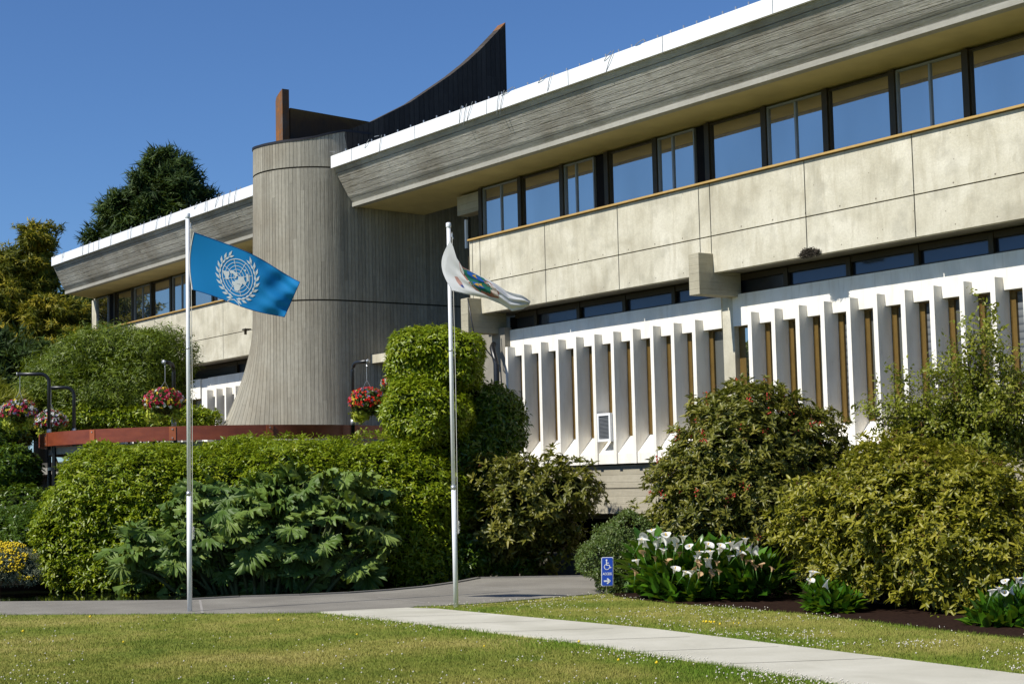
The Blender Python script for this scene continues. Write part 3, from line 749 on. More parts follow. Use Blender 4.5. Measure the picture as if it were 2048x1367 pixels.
poly(lc([(555, 722), (590, 716), (628, 708), (636, 735), (628, 760), (632, 790), (604, 796), (590, 770), (566, 748)]))       # americas
poly(lc([(632, 700), (660, 684), (692, 690), (728, 705), (736, 722), (712, 738), (690, 722), (664, 715), (645, 722)]))
poly(lc([(742, 716), (775, 722), (800, 712), (822, 738), (842, 758), (828, 784), (800, 776), (796, 800), (765, 792), (735, 800), (712, 790), (722, 770), (742, 757)]))
poly(lc([(674, 796), (700, 786), (735, 800), (792, 800), (782, 828), (766, 866), (738, 874), (716, 868), (706, 832), (680, 820)]))
poly(lc([(826, 672), (846, 664), (858, 690), (870, 724), (858, 742), (842, 716), (832, 702)]))
poly(lc([(792, 640), (812, 628), (822, 640), (806, 654)])); poly(lc([(700, 740), (712, 730), (722, 744), (708, 756)]))
def leafp(x, y, a, L, wd):
    ca, sa = math.cos(a), math.sin(a); poly([(x, y), (x+ca*L*.45-sa*wd, y+sa*L*.45+ca*wd), (x+ca*L, y+sa*L), (x+ca*L*.45+sa*wd, y+sa*L*.45-ca*wd)])
for s in (1, -1):
    for i in range(10):
        th = -82+i*15.0; a = math.radians(th); r_ = .385; x = s*r_*math.cos(a); y = r_*math.sin(a); t = math.atan2(math.cos(a), -s*math.sin(a))
        leafp(x, y, t-.50*s, .135, .024); leafp(s*.372*math.cos(a), .372*math.sin(a), t+.16*s, .115, .020)
    strip2([(s*.375*math.cos(math.radians(q)), .375*math.sin(math.radians(q))) for q in range(-84, 60, 8)], .010)
    strip2([(s*-.01, -.40), (s*.09, -.43), (s*.15, -.48)], .014)

shapes.build('emblem', cloth_mat('emblem cloth', (.62, .66, .66)), fb)
ex = MB(); ex.v = [tuple(np.array(v)+CF*2*eps) for v in shapes.v]; ex.f = shapes.f; ex.uv = shapes.uv; ex.mi = shapes.mi
ex.build('emblem', bpy.data.materials['emblem cloth'], fb)

# white flag, furled by the wind
dp2 = b2[2]
secs = [((900, 481), (900, 574), -17, .16), ((906, 492), (905, 580), -15, .13), ((913, 515), (922, 584), -4, .08), ((925, 534), (945, 589), 0, .0), ((952, 547), (975, 595), 0, -.08), ((984, 563), (1001, 606), 0, -.12), ((1012, 581), (1024, 620), 0, -.10), ((1042, 590), (1047, 616), 0, -.06), ((1061, 601), (1058, 608), 0, 0)]
def S2(u, v):
    s = u*(len(secs)-1); i = min(int(s), len(secs)-2); f = s-i; f2 = f
    A, B = secs[i], secs[i+1]; T = np.array(A[0])*(1-f)+np.array(B[0])*f; Bt = np.array(A[1])*(1-f)+np.array(B[1])*f
    bel = A[2]*(1-f)+B[2]*f; bd = A[3]*(1-f)+B[3]*f
    q = Bt*(1-v)+T*v; q[0] += bel*math.sin(math.pi*v)
    d = dp2+.02+bd*math.sin(math.pi*v)-.12*u+ .05*max(0, u-.3)*math.sin(22*u+5*v)+.035*u*math.sin(17*v+8*u)
    q[1] += 2.2*math.sin(u*26)*max(0, u-.45)*(1 if v > .5 else .6)
    return W(q[0], q[1], d=d)
fw = tag(surf(S2, 64, 24, 'flag', cloth_mat('white flag cloth', (.66, .67, .67))), 'white flag with a green and blue crest, furled by the wind on the right pole', 'flag')
def S2b(u, v):
    u2 = .02+.98*u; P = S2(u2*.98, .04+.9*v*.5) if False else S2(u2, v); return P+CF*(.03+.05*math.sin(math.pi*v))+np.array([0, 0, -.012])
surf(S2b, 50, 14, 'back_fold', cloth_mat('white flag cloth', (.62, .63, .63)), fw)
def patch(pts, col, nm, lift):
    mb = MB(); cc = np.mean(pts, axis=0); dense = []
    n = len(pts)
    for i in range(n):
        a, b = np.array(pts[i]), np.array(pts[(i+1) % n]); dense += [a+(b-a)*t for t in (0, .33, .66)]
    rings = [dense, [cc+(p-cc)*.66 for p in dense], [cc+(p-cc)*.33 for p in dense]]; k = len(dense)
    V = [S2(*p)-CF*lift for r_ in rings for p in r_]+[S2(*cc)-CF*lift]
    F = [(r_*k+i, r_*k+(i+1) % k, (r_+1)*k+(i+1) % k, (r_+1)*k+i) for r_ in (0, 1) for i in range(k)]+[(2*k+i, 2*k+(i+1) % k, 3*k) for i in range(k)]
    mb.add(V, F); mb.build(nm, cloth_mat(nm+' cloth', col), fw, True)
patch([(.30, .98), (.36, 1.0), (.44, .99), (.60, .90), (.66, .60), (.63, .22), (.52, .10), (.42, .22), (.36, .55), (.31, .7)], (.36, .16, .12), 'scroll', .005)
patch([(.33, .93), (.38, .97), (.56, .96), (.60, .62), (.55, .25), (.46, .18), (.41, .32), (.38, .62)], (.02, .15, .11), 'crest', .009)
patch([(.41, .95), (.52, .93), (.55, .78), (.50, .66), (.43, .70), (.40, .80)], (.02, .10, .38), 'crest_field', .013)
patch([(.42, .55), (.50, .58), (.52, .42), (.47, .34), (.43, .40)], (.02, .10, .38), 'crest_field', .013)
patch([(.31, .97), (.35, .98), (.37, .80), (.35, .66), (.32, .72)], (.62, .62, .60), 'helmet', .014)
patch([(.60, .80), (.64, .66), (.64, .34), (.59, .26), (.575, .5)], (.48, .42, .36), 'mantling', .012)
for (a, b) in ((.47, .82), (.49, .50), (.455, .46)):
    patch([(a-.025, b), (a-.005, b+.06), (a+.02, b+.10), (a+.012, b+.02), (a+.02, b-.06), (a, b-.03)], (.50, .33, .05), 'bird_charge', .017)
patch([(.22, .42), (.255, .45), (.29, .34), (.30, .22), (.26, .20), (.235, .30)], (.45, .26, .22), 'motto', .006)
patch([(.27, .26), (.30, .25), (.305, .17), (.275, .18)], (.05, .08, .25), 'motto_letters', .008)

# ---------------- access sign ----------------
sp = W(1213, 1190, z=0); sr = empty('access_sign', tuple(sp)); tag(sr, 'small blue and white wheelchair access sign on a short steel post beside the shrubs', 'sign')
dps = float((sp-EYE)@CF)
ctr = W(1214.5, 1142, d=dps); nrm = -_v; rx = _r
MB().tube([sp+(0, 0, -.05), np.array([ctr[0], ctr[1], ctr[2]+.15])+_v*.014], .011, 8).build('post', M_steel, sr, True)
def rrect(w_, h, r_, n=6):
    pts = []
    for cx, cy, a0 in ((w_/2-r_, h/2-r_, 0), (-w_/2+r_, h/2-r_, 90), (-w_/2+r_, -h/2+r_, 180), (w_/2-r_, -h/2+r_, 270)):
        pts += [(cx+r_*math.cos(math.radians(a0+90*i/n)), cy+r_*math.sin(math.radians(a0+90*i/n))) for i in range(n+1)]
    return pts
tilt = .03
def sg(x, y, l): return ctr+rx*(x+y*tilt)+_z*y+nrm*l
M_sw = plain('sign white', (.80, .82, .86), .4); M_sb = plain('sign blue', (.016, .07, .46), .4, .5, 0, .03)
MB().extrude([sg(x, y, 0) for x, y in rrect(.185, .445, .022)], -nrm*.006).build('plate', M_sw, sr)
MB().extrude([sg(x, y, .004) for x, y in rrect(.166, .426, .016)], -nrm*.0035).build('panel', M_sb, sr)
def icon(name, fn):
    mb = MB(); fn(mb); return mb.build(name, M_sw, sr)
def st(mb, pts, w_, l=.006):
    for a, b in zip(pts[:-1], pts[1:]):
        a = np.array(a, float); b = np.array(b, float); d = (b-a)/np.linalg.norm(b-a); n = np.array([-d[1], d[0]])*w_/2; a = a-d*w_*.2; b = b+d*w_*.2
        mb.add([sg(*(a+n), l), sg(*(b+n), l), sg(*(b-n), l), sg(*(a-n), l)], [(3, 2, 1, 0)])
def wheel(mb):
    c = (-.006, .068); mb.add([sg(-.012+.014*math.cos(a), .176+.014*math.sin(a), .006) for a in np.linspace(0, 2*math.pi, 13)[:-1]], [tuple(range(12))])
    st(mb, [(-.012, .158), (-.010, .100)], .016); st(mb, [(-.010, .132), (.024, .132)], .011, .0062); st(mb, [(-.010, .100), (.030, .098), (.046, .058), (.060, .064)], .013, .0064)
    st(mb, [(c[0]+.041*math.cos(a), c[1]+.005+.041*math.sin(a)) for a in np.radians(np.linspace(115, 345, 16))], .012, .0066)
icon('wheelchair_symbol', wheel)
def arrow(mb):
    st(mb, [(-.048, -.145), (.035, -.145)], .024); st(mb, [(.002, -.108), (.043, -.145), (.002, -.182)], .022, .0064)
icon('arrow', arrow)
cu = bpy.data.curves.new('ACCESS', 'FONT'); cu.body = 'ACCESS'; cu.size = .052; cu.align_x = 'CENTER'; cu.offset = .0012
to = bpy.data.objects.new('tmp', cu); C.objects.link(to); bpy.context.view_layer.update()
me = bpy.data.meshes.new_from_object(to.evaluated_get(bpy.context.evaluated_depsgraph_get())); bpy.data.objects.remove(to)
xs = [v.co.x for v in me.vertices]; kx = .142/(max(xs)-min(xs))
for v in me.vertices: v.co = Vector(sg(v.co.x*kx, v.co.y-.052, .0065))
me.materials.append(M_sw); me.name = 'lettering'; o = bpy.data.objects.new('lettering', me); C.objects.link(o); o.parent = sr; o.matrix_parent_inverse = Matrix.Translation(-Vector(sp))

# ---------------- terrace with rust red railing ----------------
tc = np.array([-37.09, 17.66]); RR = 4.44; ZT = 3.2
ter = empty('terrace', (tc[0], tc[1], 0)); tag(ter, 'round raised terrace with rust red steel railing band in front of the tower', 'terrace')
M_red = NM('rust red painted steel', .38, .5); p = M_red.pos(); f = M_red.noise(M_red.vmul(p, (2, 2, 6)), 1.2, 4)
M_red.col(M_red.ramp(f, [(.3, (.15, .030, .012)), (.7, (.23, .052, .020))])); M_red = M_red.m
M_rp = plain('orange bracket plate', (.32, .085, .030), .5)
def cp(a, r_, z): return (tc[0]+r_*math.cos(a), tc[1]+r_*math.sin(a), z)
def ang(px, py=852):
    P = W(px, py, z=ZT); return math.atan2(P[1]-tc[1], P[0]-tc[0])
ja = [ang(180, 858), ang(345, 852), ang(538, 849), ang(713, 849)]
jj = [ja[0]-(ja[1]-ja[0])*k for k in (3, 2, 1)]+ja+[ja[-1]+(ja[-1]-ja[-2])*k for k in (1, 2)]
def ringseg(mb, a0, a1, r0, r1, z0, z1, n=14):
    for i in range(n):
        p, q = a0+(a1-a0)*i/n, a0+(a1-a0)*(i+1)/n
        mb.add([cp(p, r1, z0), cp(q, r1, z0), cp(q, r1, z1), cp(p, r1, z1), cp(p, r0, z0), cp(q, r0, z0), cp(q, r0, z1), cp(p, r0, z1)], [(0, 1, 2, 3), (3, 2, 6, 7), (1, 0, 4, 5), (5, 4, 7, 6)]+([(4, 0, 3, 7)] if i == 0 else [])+([(1, 5, 6, 2)] if i == n-1 else []))
for a0, a1 in zip(jj[:-1], jj[1:]):
    mb = MB(); ringseg(mb, a0+.004, a1-.004, RR-.06, RR, ZT-.31, ZT); mb.build('railing_board', M_red, ter)
for a in jj:
    mb = MB(); ringseg(mb, a-.017, a+.017, RR+.002, RR+.016, ZT-.30, ZT-.006, 1); pl_ = mb.build('bracket_plate', M_rp, ter)
    mb = MB()
    for z in (ZT-.06, ZT-.25):
        c0 = np.array(cp(a, RR+.016, z)); n = np.array([math.cos(a), math.sin(a), 0]); mb.tube([c0, c0+n*.015], .014, 8)
    mb.build('bolt', M_steel, pl_)
    mb = MB(); mb.tube([cp(a, RR-.18, -.6), cp(a, RR-.18, ZT-.02)], .05, 8); mb.build('railing_post', M_black, ter)
mb = MB(); ringseg(mb, jj[0], jj[-1], RR-.9, RR-.22, 2.70, 2.86, 40)
mb.build('deck_edge', plain('deck concrete', (.30, .28, .23), .9), ter)
mb = MB(); n = 48; mb.add([cp(2*math.pi*i/n, RR-.9, 2.85) for i in range(n)], [tuple(range(n))]); mb.build('deck', plain('deck paving', (.28, .26, .22), .9), ter)
mb = MB(); 
for i in range(90):
    a = 2*math.pi*i/90; ringseg(mb, a, a+.055, RR-1.15, RR-1.05, -.6, 2.7, 1)
mb.build('slatted_wall', plain('dark slats', (.035, .03, .026), .8), ter)
mb = MB(); ringseg(mb, jj[0], jj[-1], RR-.24, RR-.21, 2.35, 2.42, 40); mb.build('lower_rail', M_black, ter)
# terrace link deck to the building behind
MB().box(-60, -41.3, 17, 22.9, 2.4, 2.6).build('upper_walkway', M_shadewall, ter)
MB().box(-60, -38.9, 18.6, 18.8, -.6, 2.84).build('dark_backing_wall', plain('dark backing wall', (.05, .045, .035), .9), ter)  # added dark backing, closes gaps under the terrace where sky showed through
for (px, py, w_, h) in ((118, 984, .36, .3), (150, 972, .3, .22)):
    P = W(px, py, d=37.0); MB().box(P[0]-w_/2, P[0]+w_/2, P[1], P[1]+.3, P[2]-h/2, P[2]+h/2).build('concrete_block', M_base, ter)

# ---------------- leaf machinery ----------------
T_LEAF = (np.array([(0, 0, 0), (.42, .5, .10), (1, 0, -.12), (.42, -.5, .10), (.5, 0, 0)]), np.array([(0, 4, 1), (1, 4, 2), (0, 3, 4), (3, 2, 4)]))
T_SIMPLE = (np.array([(0, 0, 0), (.45, .5, .06), (1, 0, -.08), (.45, -.5, .06)]), np.array([(0, 2, 1), (0, 3, 2)]))
T_LONG = (np.array([(0, 0, 0), (.3, .5, .08), (.7, .38, .02), (1, 0, -.18), (.7, -.38, .02), (.3, -.5, .08), (.5, 0, 0)]), np.array([(0, 6, 1), (1, 6, 2), (2, 6, 3), (0, 5, 6), (5, 4, 6), (4, 3, 6)]))
T_TRI = (np.array([(0, .5, 0), (0, -.5, 0), (1, 0, 0)]), np.array([(0, 1, 2)]))
def norm(a): return a/(np.linalg.norm(a, axis=-1, keepdims=True)+1e-9)
def place(tp, P, D, N, L, Wd):
    D = norm(D); B = norm(np.cross(N, D)); N = np.cross(D, B); t, f = tp; n, k = len(P), len(t)
    V = P[:, None]+t[None, :, 0:1]*(D*L[:, None])[:, None]+t[None, :, 1:2]*(B*Wd[:, None])[:, None]+t[None, :, 2:3]*(N*L[:, None])[:, None]
    return V.reshape(-1, 3), (f[None]+(np.arange(n)*k)[:, None, None]).reshape(-1, 3), k
def leaf_mat(name, stops, gloss=.35, trans=.3, spec=.4):
    m = NM(name, gloss, spec); at = m.n('Attribute'); at.attribute_name = 'tint'
    f = m.math('ADD', m.math('MULTIPLY', at.outputs['Fac'], .8), m.math('MULTIPLY', m.noise(m.pos(), 1.3, 3), .2))
    c = m.ramp(f, stops); m.col(c)
    tr = m.n('BsdfTranslucent'); c2 = m.mix(.5, c, (.20, .26, .01)); m.put(tr.inputs[0], c2)
    mx = m.n('MixShader'); mx.inputs[0].default_value = trans
    m.t.links.new(m.b.outputs[0], mx.inputs[1]); m.t.links.new(tr.outputs[0], mx.inputs[2]); m.t.links.new(mx.outputs[0], m.t.nodes['Material Output'].inputs[0]); return m.m
def runit(n): return norm(rng.normal(size=(n, 3)))
def E(px, py, d, rx_, ry_, rd, p=2.0):
    """ellipsoid seen at (px,py) at depth d, half sizes in photo pixels across and up, metres in depth"""
    return dict(c=W(px, py, d=d), r=np.array([rx_*d/F_PX, rd, ry_*d/F_PX]), p=p)
BAS = np.array([_r, _v, _z])
def on_union(els, n, lo=.86, hi=1.03, only_front=.25, zmin=None):
    """random points near the surface of a union of (super)ellipsoids, with outward normals"""
    P = []; O = []; area = np.array([e['r'][0]*e['r'][2]+e['r'][0]*e['r'][1]+e['r'][1]*e['r'][2] for e in els]); cnt = (area/area.sum()*n*2.2).astype(int)+8
    for e, k in zip(els, cnt):
        d = runit(k)
        keep = (d[:, 1] < only_front) | (rng.random(k) < .25); d = d[keep]; k = len(d)
        s = (np.abs(d)**e['p']).sum(1)**(-1/e['p']); q = d*s[:, None]; f = rng.uniform(lo, hi, k)[:, None]
        lp = q*f*e['r']; o = norm(np.sign(q)*np.abs(q)**(e['p']-1)/e['r'])
        P.append(e['c']+lp@BAS); O.append(o@BAS)
    P = np.concatenate(P); O = np.concatenate(O)
    keep = np.ones(len(P), bool)
    for e in els:
        l = (P-e['c'])@BAS.T/e['r']; keep &= (np.abs(l)**e['p']).sum(1)**(1/e['p']) > lo-.03
    if zmin is not None: keep &= P[:, 2] > zmin
    P, O = P[keep], O[keep]; i = rng.permutation(len(P))[:n]; return P[i], O[i]
def rosettes(Cn, A, k, el, L, Wd, jit=.0, droop=0.):
    """k leaves around each axis"""
    n = len(Cn); A = norm(A); t = norm(np.cross(A, runit(n))); b = np.cross(A, t)
    ph = (np.arange(k)[None]*2.4+rng.uniform(0, 6.28, n)[:, None])+rng.normal(0, .2, (n, k)); e = rng.uniform(*el, (n, k))
    D = (np.cos(e)*np.cos(ph))[..., None]*t[:, None]+(np.cos(e)*np.sin(ph))[..., None]*b[:, None]+np.sin(e)[..., None]*A[:, None]
    D[..., 2] -= droop
    P = np.repeat(Cn[:, None], k, 1)+rng.normal(0, 1, (n, k, 3))*jit
    N = np.repeat(A[:, None], k, 1)+.25*rng.normal(size=(n, k, 3))
    Ls = L*rng.uniform(.5, 1.25, (n, k)); Ws = Wd*rng.uniform(.8, 1.15, (n, k))
    tn = np.repeat(rng.random(n)[:, None], k, 1)*.6+rng.random((n, k))*.4
    return P.reshape(-1, 3), D.reshape(-1, 3), N.reshape(-1, 3), Ls.ravel(), Ws.ravel(), tn.ravel()
def foliage(name, parent, tp, packs, mat):
    Vs = []; Ts = []; tt = []; b = 0
    for P, D, N, L, Wd, tn in packs:
        V, T, k = place(tp, P, D, N, L, Wd); Vs.append(V); Ts.append(T+b); b += len(V); tt.append(np.repeat(tn, k))
    return np_mesh(name, np.concatenate(Vs), np.concatenate(Ts), mat, parent, np.concatenate(tt))
def core(els, k, mat, parent, name='solid_core', zmin=-10):
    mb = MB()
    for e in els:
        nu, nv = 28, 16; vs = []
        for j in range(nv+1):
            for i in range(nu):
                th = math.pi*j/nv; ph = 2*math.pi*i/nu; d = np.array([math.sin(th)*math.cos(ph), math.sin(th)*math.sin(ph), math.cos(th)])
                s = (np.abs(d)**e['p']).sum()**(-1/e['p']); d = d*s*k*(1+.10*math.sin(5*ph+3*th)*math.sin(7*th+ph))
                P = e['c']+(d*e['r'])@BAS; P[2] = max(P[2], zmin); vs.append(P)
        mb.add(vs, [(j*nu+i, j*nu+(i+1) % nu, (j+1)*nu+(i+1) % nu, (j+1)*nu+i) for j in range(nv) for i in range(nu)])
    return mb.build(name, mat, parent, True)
def stems(base, els, n, mat, parent, r0=.03, name='branches'):
    mb = MB(); base = np.array(base, float)
    for i in range(n):
        e = random.choice(els); d = runit(1)[0]; tgt = e['c']+(d*e['r']*.85)@BAS; b0 = base+np.array([random.gauss(0, .18), random.gauss(0, .18), 0]); m_ = (b0+tgt)/2+np.array([random.gauss(0, .15), random.gauss(0, .15), .2])
        mb.tube([b0, (b0*.6+m_*.4), m_, tgt], [r0, r0*.8, r0*.5, r0*.2], 6)
    return mb.build(name, mat, parent, True)
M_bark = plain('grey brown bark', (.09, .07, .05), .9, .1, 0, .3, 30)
M_core = plain('crown core with shade tone', (.022, .032, .010), .95, .05, 0, .4, 12)  # solid crown core; the inner shade is put into its dark green
up3 = np.array([0, 0, 1.0])
LM_hedge = leaf_mat('laurel leaf', [(.0, (0.078, 0.136, 0.005)), (.35, (0.177, 0.252, 0.007)), (.75, (0.296, 0.348, 0.012)), (.93, (0.336, 0.329, 0.022)), (1, (0.316, 0.155, 0.036))], .38, .33)
LM_lau2 = leaf_mat('dark laurel leaf', [(.0, (0.031, 0.072, 0.006)), (.5, (0.079, 0.144, 0.010)), (1, (0.167, 0.234, 0.016))], .32, .25)
LM_rhoA = leaf_mat('olive rhododendron leaf', [(.0, (0.053, 0.066, 0.007)), (.4, (0.122, 0.129, 0.015)), (.8, (0.227, 0.212, 0.032)), (1, (0.350, 0.266, 0.038))], .42, .22)
LM_rhoB = leaf_mat('yellow green rhododendron leaf', [(.0, (0.067, 0.079, 0.005)), (.4, (0.187, 0.183, 0.011)), (.8, (0.322, 0.294, 0.027)), (1, (0.424, 0.358, 0.049))], .42, .25)
LM_gun = leaf_mat('giant rhubarb leaf', [(.0, (0.052, 0.108, 0.015)), (.5, (0.121, 0.189, 0.033)), (.85, (0.213, 0.281, 0.057)), (1, (0.184, 0.259, 0.009))], .5, .16, .3)
LM_calla = leaf_mat('calla leaf', [(.0, (.018, .06, .006)), (.5, (.045, .13, .008)), (1, (.12, .26, .012))], .3, .3)
LM_box = leaf_mat('small box leaf', [(.0, (0.043, 0.081, 0.013)), (.6, (0.109, 0.161, 0.032)), (1, (0.243, 0.252, 0.108))], .4, .25)
LM_con = leaf_mat('dark conifer needles', [(.0, (.012, .028, .006)), (.6, (.035, .065, .010)), (1, (.09, .13, .014))], .6, .12, .2)
LM_gold = leaf_mat('golden cypress needles', [(.0, (0.037, 0.054, 0.006)), (.45, (0.125, 0.132, 0.010)), (.8, (0.350, 0.276, 0.015)), (1, (0.562, 0.396, 0.020))], .6, .2, .2)
LM_bam = leaf_mat('fine tree leaf', [(.0, (0.033, 0.069, 0.004)), (.5, (0.110, 0.156, 0.006)), (1, (0.220, 0.273, 0.012))], .5, .25)
LM_cher = leaf_mat('cherry leaf', [(.0, (0.098, 0.121, 0.012)), (.5, (0.208, 0.240, 0.020)), (1, (0.331, 0.300, 0.050))], .4, .35)
def bush(name, label, cat, els, base, group=None):
    r_ = empty(name, tuple(base)); tag(r_, label, cat, group); return r_

# hedge mound draping to the pond
els = [E(290, 1070, 34.2, 178, 160, 2.2, 3.4), E(560, 1048, 34.0, 230, 160, 2.3, 2.8), E(790, 1042, 34.2, 155, 166, 2.0, 2.8)]
hd = bush('laurel_hedge', 'large mounded yellow green laurel hedge between the pond and the terrace', 'hedge', els, W(500, 1190, z=-.15))
Cn, O = on_union(els, 17000, .9, 1.04, .5, -.12)
wob = vnoise(Cn@_r*1.0+50, Cn[:, 2]*1.0+9, 1.5, 4)-.5; Cn += O*(wob[:, None]*.5+(vnoise(Cn@_r+20, Cn[:, 2]+3, 4.0, 6)-.5)[:, None]*.22)
foliage('foliage', hd, T_LEAF, [rosettes(Cn, O*.7+up3*.9+.45*runit(len(Cn)), 6, (-.1, .9), .125, .045, .03, .35)], LM_hedge)
# upright twigs on the top
Cn, O = on_union(els, 1500, .98, 1.05, .6, 2.1); Cn = Cn[O[:, 2] > .45]; Cn = np.concatenate([Cn+up3*q*rng.uniform(.5, 1.6, len(Cn))[:, None] for q in (.05, .09)])
foliage('top_shoots', hd, T_LEAF, [rosettes(Cn, up3+.35*runit(len(Cn)), 5, (.1, 1.0), .11, .035, .03, .15)], LM_hedge)
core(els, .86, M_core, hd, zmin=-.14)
# second laurel: two tiers at the end of the terrace
els = [E(866, 718, 34.7, 97, 60, 1.0, 3.2), E(846, 834, 34.1, 84, 58, 1.0, 3.0)]
hd = bush('clipped_laurel', 'tall clipped laurel in two rounded tiers behind the right flagpole', 'shrub', els, W(860, 1000, z=1.0))
Cn, O = on_union(els, 4200, .88, 1.05, .5)
Cn += O*(vnoise(Cn@_r+50, Cn[:, 2]+9, 2.2, 4)-.5)[:, None]*.42
foliage('foliage', hd, T_LEAF, [rosettes(Cn, O*.7+up3*.7+.45*runit(len(Cn)), 6, (-.1, .9), .125, .045, .03, .4)], LM_hedge)
core(els, .84, M_core, hd)
els = [E(968, 850, 35.2, 78, 75, .9, 2.3), E(905, 870, 35.2, 66, 100, .9, 2.3), E(930, 960, 34.6, 80, 110, .9)]
hd = bush('dark_laurel', 'shaded dark green laurel leaning over the base of the white fins', 'shrub', els, W(940, 1140, z=-.3))
Cn, O = on_union(els, 4600, .8, 1.1, .5)
foliage('foliage', hd, T_LEAF, [rosettes(Cn, O*.7+up3*.3+.5*runit(len(Cn)), 6, (-.2, .9), .14, .05, .04, .5)], LM_lau2)
core(els, .78, M_core, hd)

# ---------------- giant rhubarb (gunnera) ----------------
def gunnera_tpl(seed):
    r_ = random.Random(seed); n = 110; V = [(0, 0, 0)]; T = []
    for ring, f in ((0, .33), (1, .66), (2, 1.0)):
        for i in range(n):
            a = -math.pi*.93+2*math.pi*.93*i/(n-1)
            lob = .62+.38*abs(math.cos(a*4.5))**.8; jag = (1+.13*(1 if (i//2) % 2 else -1)+r_.uniform(-.10, .10)) if ring == 2 else 1
            rad = f*((lob if ring == 2 else (lob*.5+.5 if ring else 1)))*jag*(1-.12*abs(a)/math.pi)
            z = (.20*math.cos(a*9)+.10*math.cos(a*31+ring))*f*(1 if ring else .4)-.35*f*f+ (r_.uniform(-.15, .15) if ring == 2 else r_.uniform(-.07, .07))+.12*f
            V.append((.05+.55*rad*math.cos(a), .55*rad*math.sin(a), z*.5))
    for i in range(n-1):
        T.append((0, 1+i, 2+i))
        for q in (0, 1):
            a, b, c, d = 1+q*n+i, 2+q*n+i, 1+(q+1)*n+i, 2+(q+1)*n+i; T += [(a, c, d), (a, d, b)]
    return np.array(V), np.array(T)
els = [E(360, 1115, 31.4, 140, 75, 1.0), E(500, 1060, 31.6, 150, 115, 1.3), E(655, 1060, 31.6, 140, 115, 1.3), E(600, 1010, 32.0, 130, 60, 1.0), E(420, 1000, 32.2, 80, 45, .8)]
gn = bush('giant_rhubarb', 'giant rhubarb plant with huge lobed leaves in the pond before the hedge', 'plant', els, W(520, 1185, z=-.15))
Cn, O = on_union(els, 340, .55, 1.08, .1, .0)
packs = []
Vs = []; Ts = []; tt = []; b_ = 0
for k in range(5):
    q = Cn[k::5]; o = O[k::5]; n = len(q); V, T, kk = place(gunnera_tpl(k), q, (o*[1, 1, .2]-up3*.35+.5*runit(n)), (o*.6+up3*.8+.55*runit(n)), rng.uniform(.28, .74, n), rng.uniform(.42, .9, n))
    Vs.append(V); Ts.append(T+b_); b_ += len(V); tt.append(np.repeat(np.clip(rng.random(n)*.9, 0, 1), kk)+rng.normal(0, .05, len(V)))
np_mesh('leaves', np.concatenate(Vs), np.concatenate(Ts), LM_gun, gn, np.concatenate(tt))
mb = MB(); bs = W(520, 1188, z=-.15)+_v*.6
for q in Cn[::2]:
    b0 = bs+_r*((q-bs)@_r)*.55+_v*random.uniform(-.2, .5); b0[2] = -.2; mb.tube([b0, (b0+q)/2+(0, 0, .1), q], [.035, .028, .02], 6)
mb.build('leaf_stalks', plain('leaf stalk green', (.07, .09, .03), .8), gn, True)

# ---------------- rhododendrons ----------------
def rhodo(els, label, base, n, LM, L, red, seedpods=0, zmin=.12, name='rhododendron'):
    r_ = bush(name, label, 'shrub', els, base)
    Cn, O = on_union(els, n, .70, 1.07, .35, zmin)
    wob = vnoise(Cn@_r+50, Cn[:, 2]+9, 2.4, 4)-.5; Cn += O*wob[:, None]*.55; Cn += O*(vnoise(Cn@_r+11, Cn[:, 2]*1.3+4, 5.2, 14)-.5)[:, None]*.30; Cn += O*((rng.random(len(Cn))**6)*.25)[:, None]
    A = O*.8+up3*.75+.4*runit(len(Cn)); P = rosettes(Cn, A, 9, (-.05, .95), L, L*.34, .012, -.04)
    foliage('foliage', r_, T_LONG, [P], LM)
    if red:
        i = rng.permutation(len(Cn))[:red]; q = Cn[i]+O[i]*.07+up3*.03; q = np.repeat(q, 7, 0)+rng.normal(0, .030, (len(q)*7, 3))
        dots(q, .021, 'faded_flowers', plain('withered red bloom', (.42, .045, .025), .7), (0, .01)).parent = r_
        fo = [o for o in C.objects if o.name.startswith('faded_flowers')][-1]; fo.matrix_parent_inverse = Matrix.Translation(-parent_loc(r_))
    if seedpods:
        i = rng.permutation(len(Cn))[:seedpods]; q = Cn[i]+A[i]*.08; q = np.repeat(q, 6, 0)+rng.normal(0, .022, (len(q)*6, 3))
        so_ = dots(q, .011, 'seed_heads', plain('brown seed pod', (.16, .07, .02), .8), (0, .01)); so_.parent = r_; so_.matrix_parent_inverse = Matrix.Translation(-parent_loc(r_))
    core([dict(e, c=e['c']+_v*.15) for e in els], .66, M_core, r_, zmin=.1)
    stems(base, els, 26, M_bark, r_, .035)
    return r_
elsA = [E(1490, 960, 27.2, 165, 175, 1.5), E(1400, 1010, 27.0, 100, 95, 1.2), E(1475, 835, 27.4, 95, 62, .9), E(1590, 880, 27.4, 85, 75, .9), E(1560, 1000, 27, 120, 110, 1.2), E(1640, 940, 27.2, 45, 60, .7), E(1350, 1080, 26.8, 45, 40, .6)]
rhodo(elsA, 'tall olive green rhododendron dotted with withered red blooms behind the calla lilies', elsA[0]['c']*[1, 1, 0], 4500, LM_rhoA, .122, 150, 150, .45)
elsB = [E(1690, 1065, 22.9, 112, 120, 1.2), E(1790, 1040, 22.3, 140, 150, 1.4, 2.3), E(1880, 1060, 21.6, 135, 150, 1.4), E(1950, 1090, 21.0, 90, 110, 1.2), E(1800, 945, 23.0, 130, 55, .9), E(1760, 1140, 22.0, 110, 60, .7), E(1910, 1150, 21.1, 110, 60, .7), E(1660, 1130, 22.6, 50, 60, .6)]
rhodo(elsB, 'broad yellow green rhododendron at the right with brown seed heads', (elsB[1]['c']+_v*.5)*[1, 1, 0], 6600, LM_rhoB, .112, 0, 330, .30)
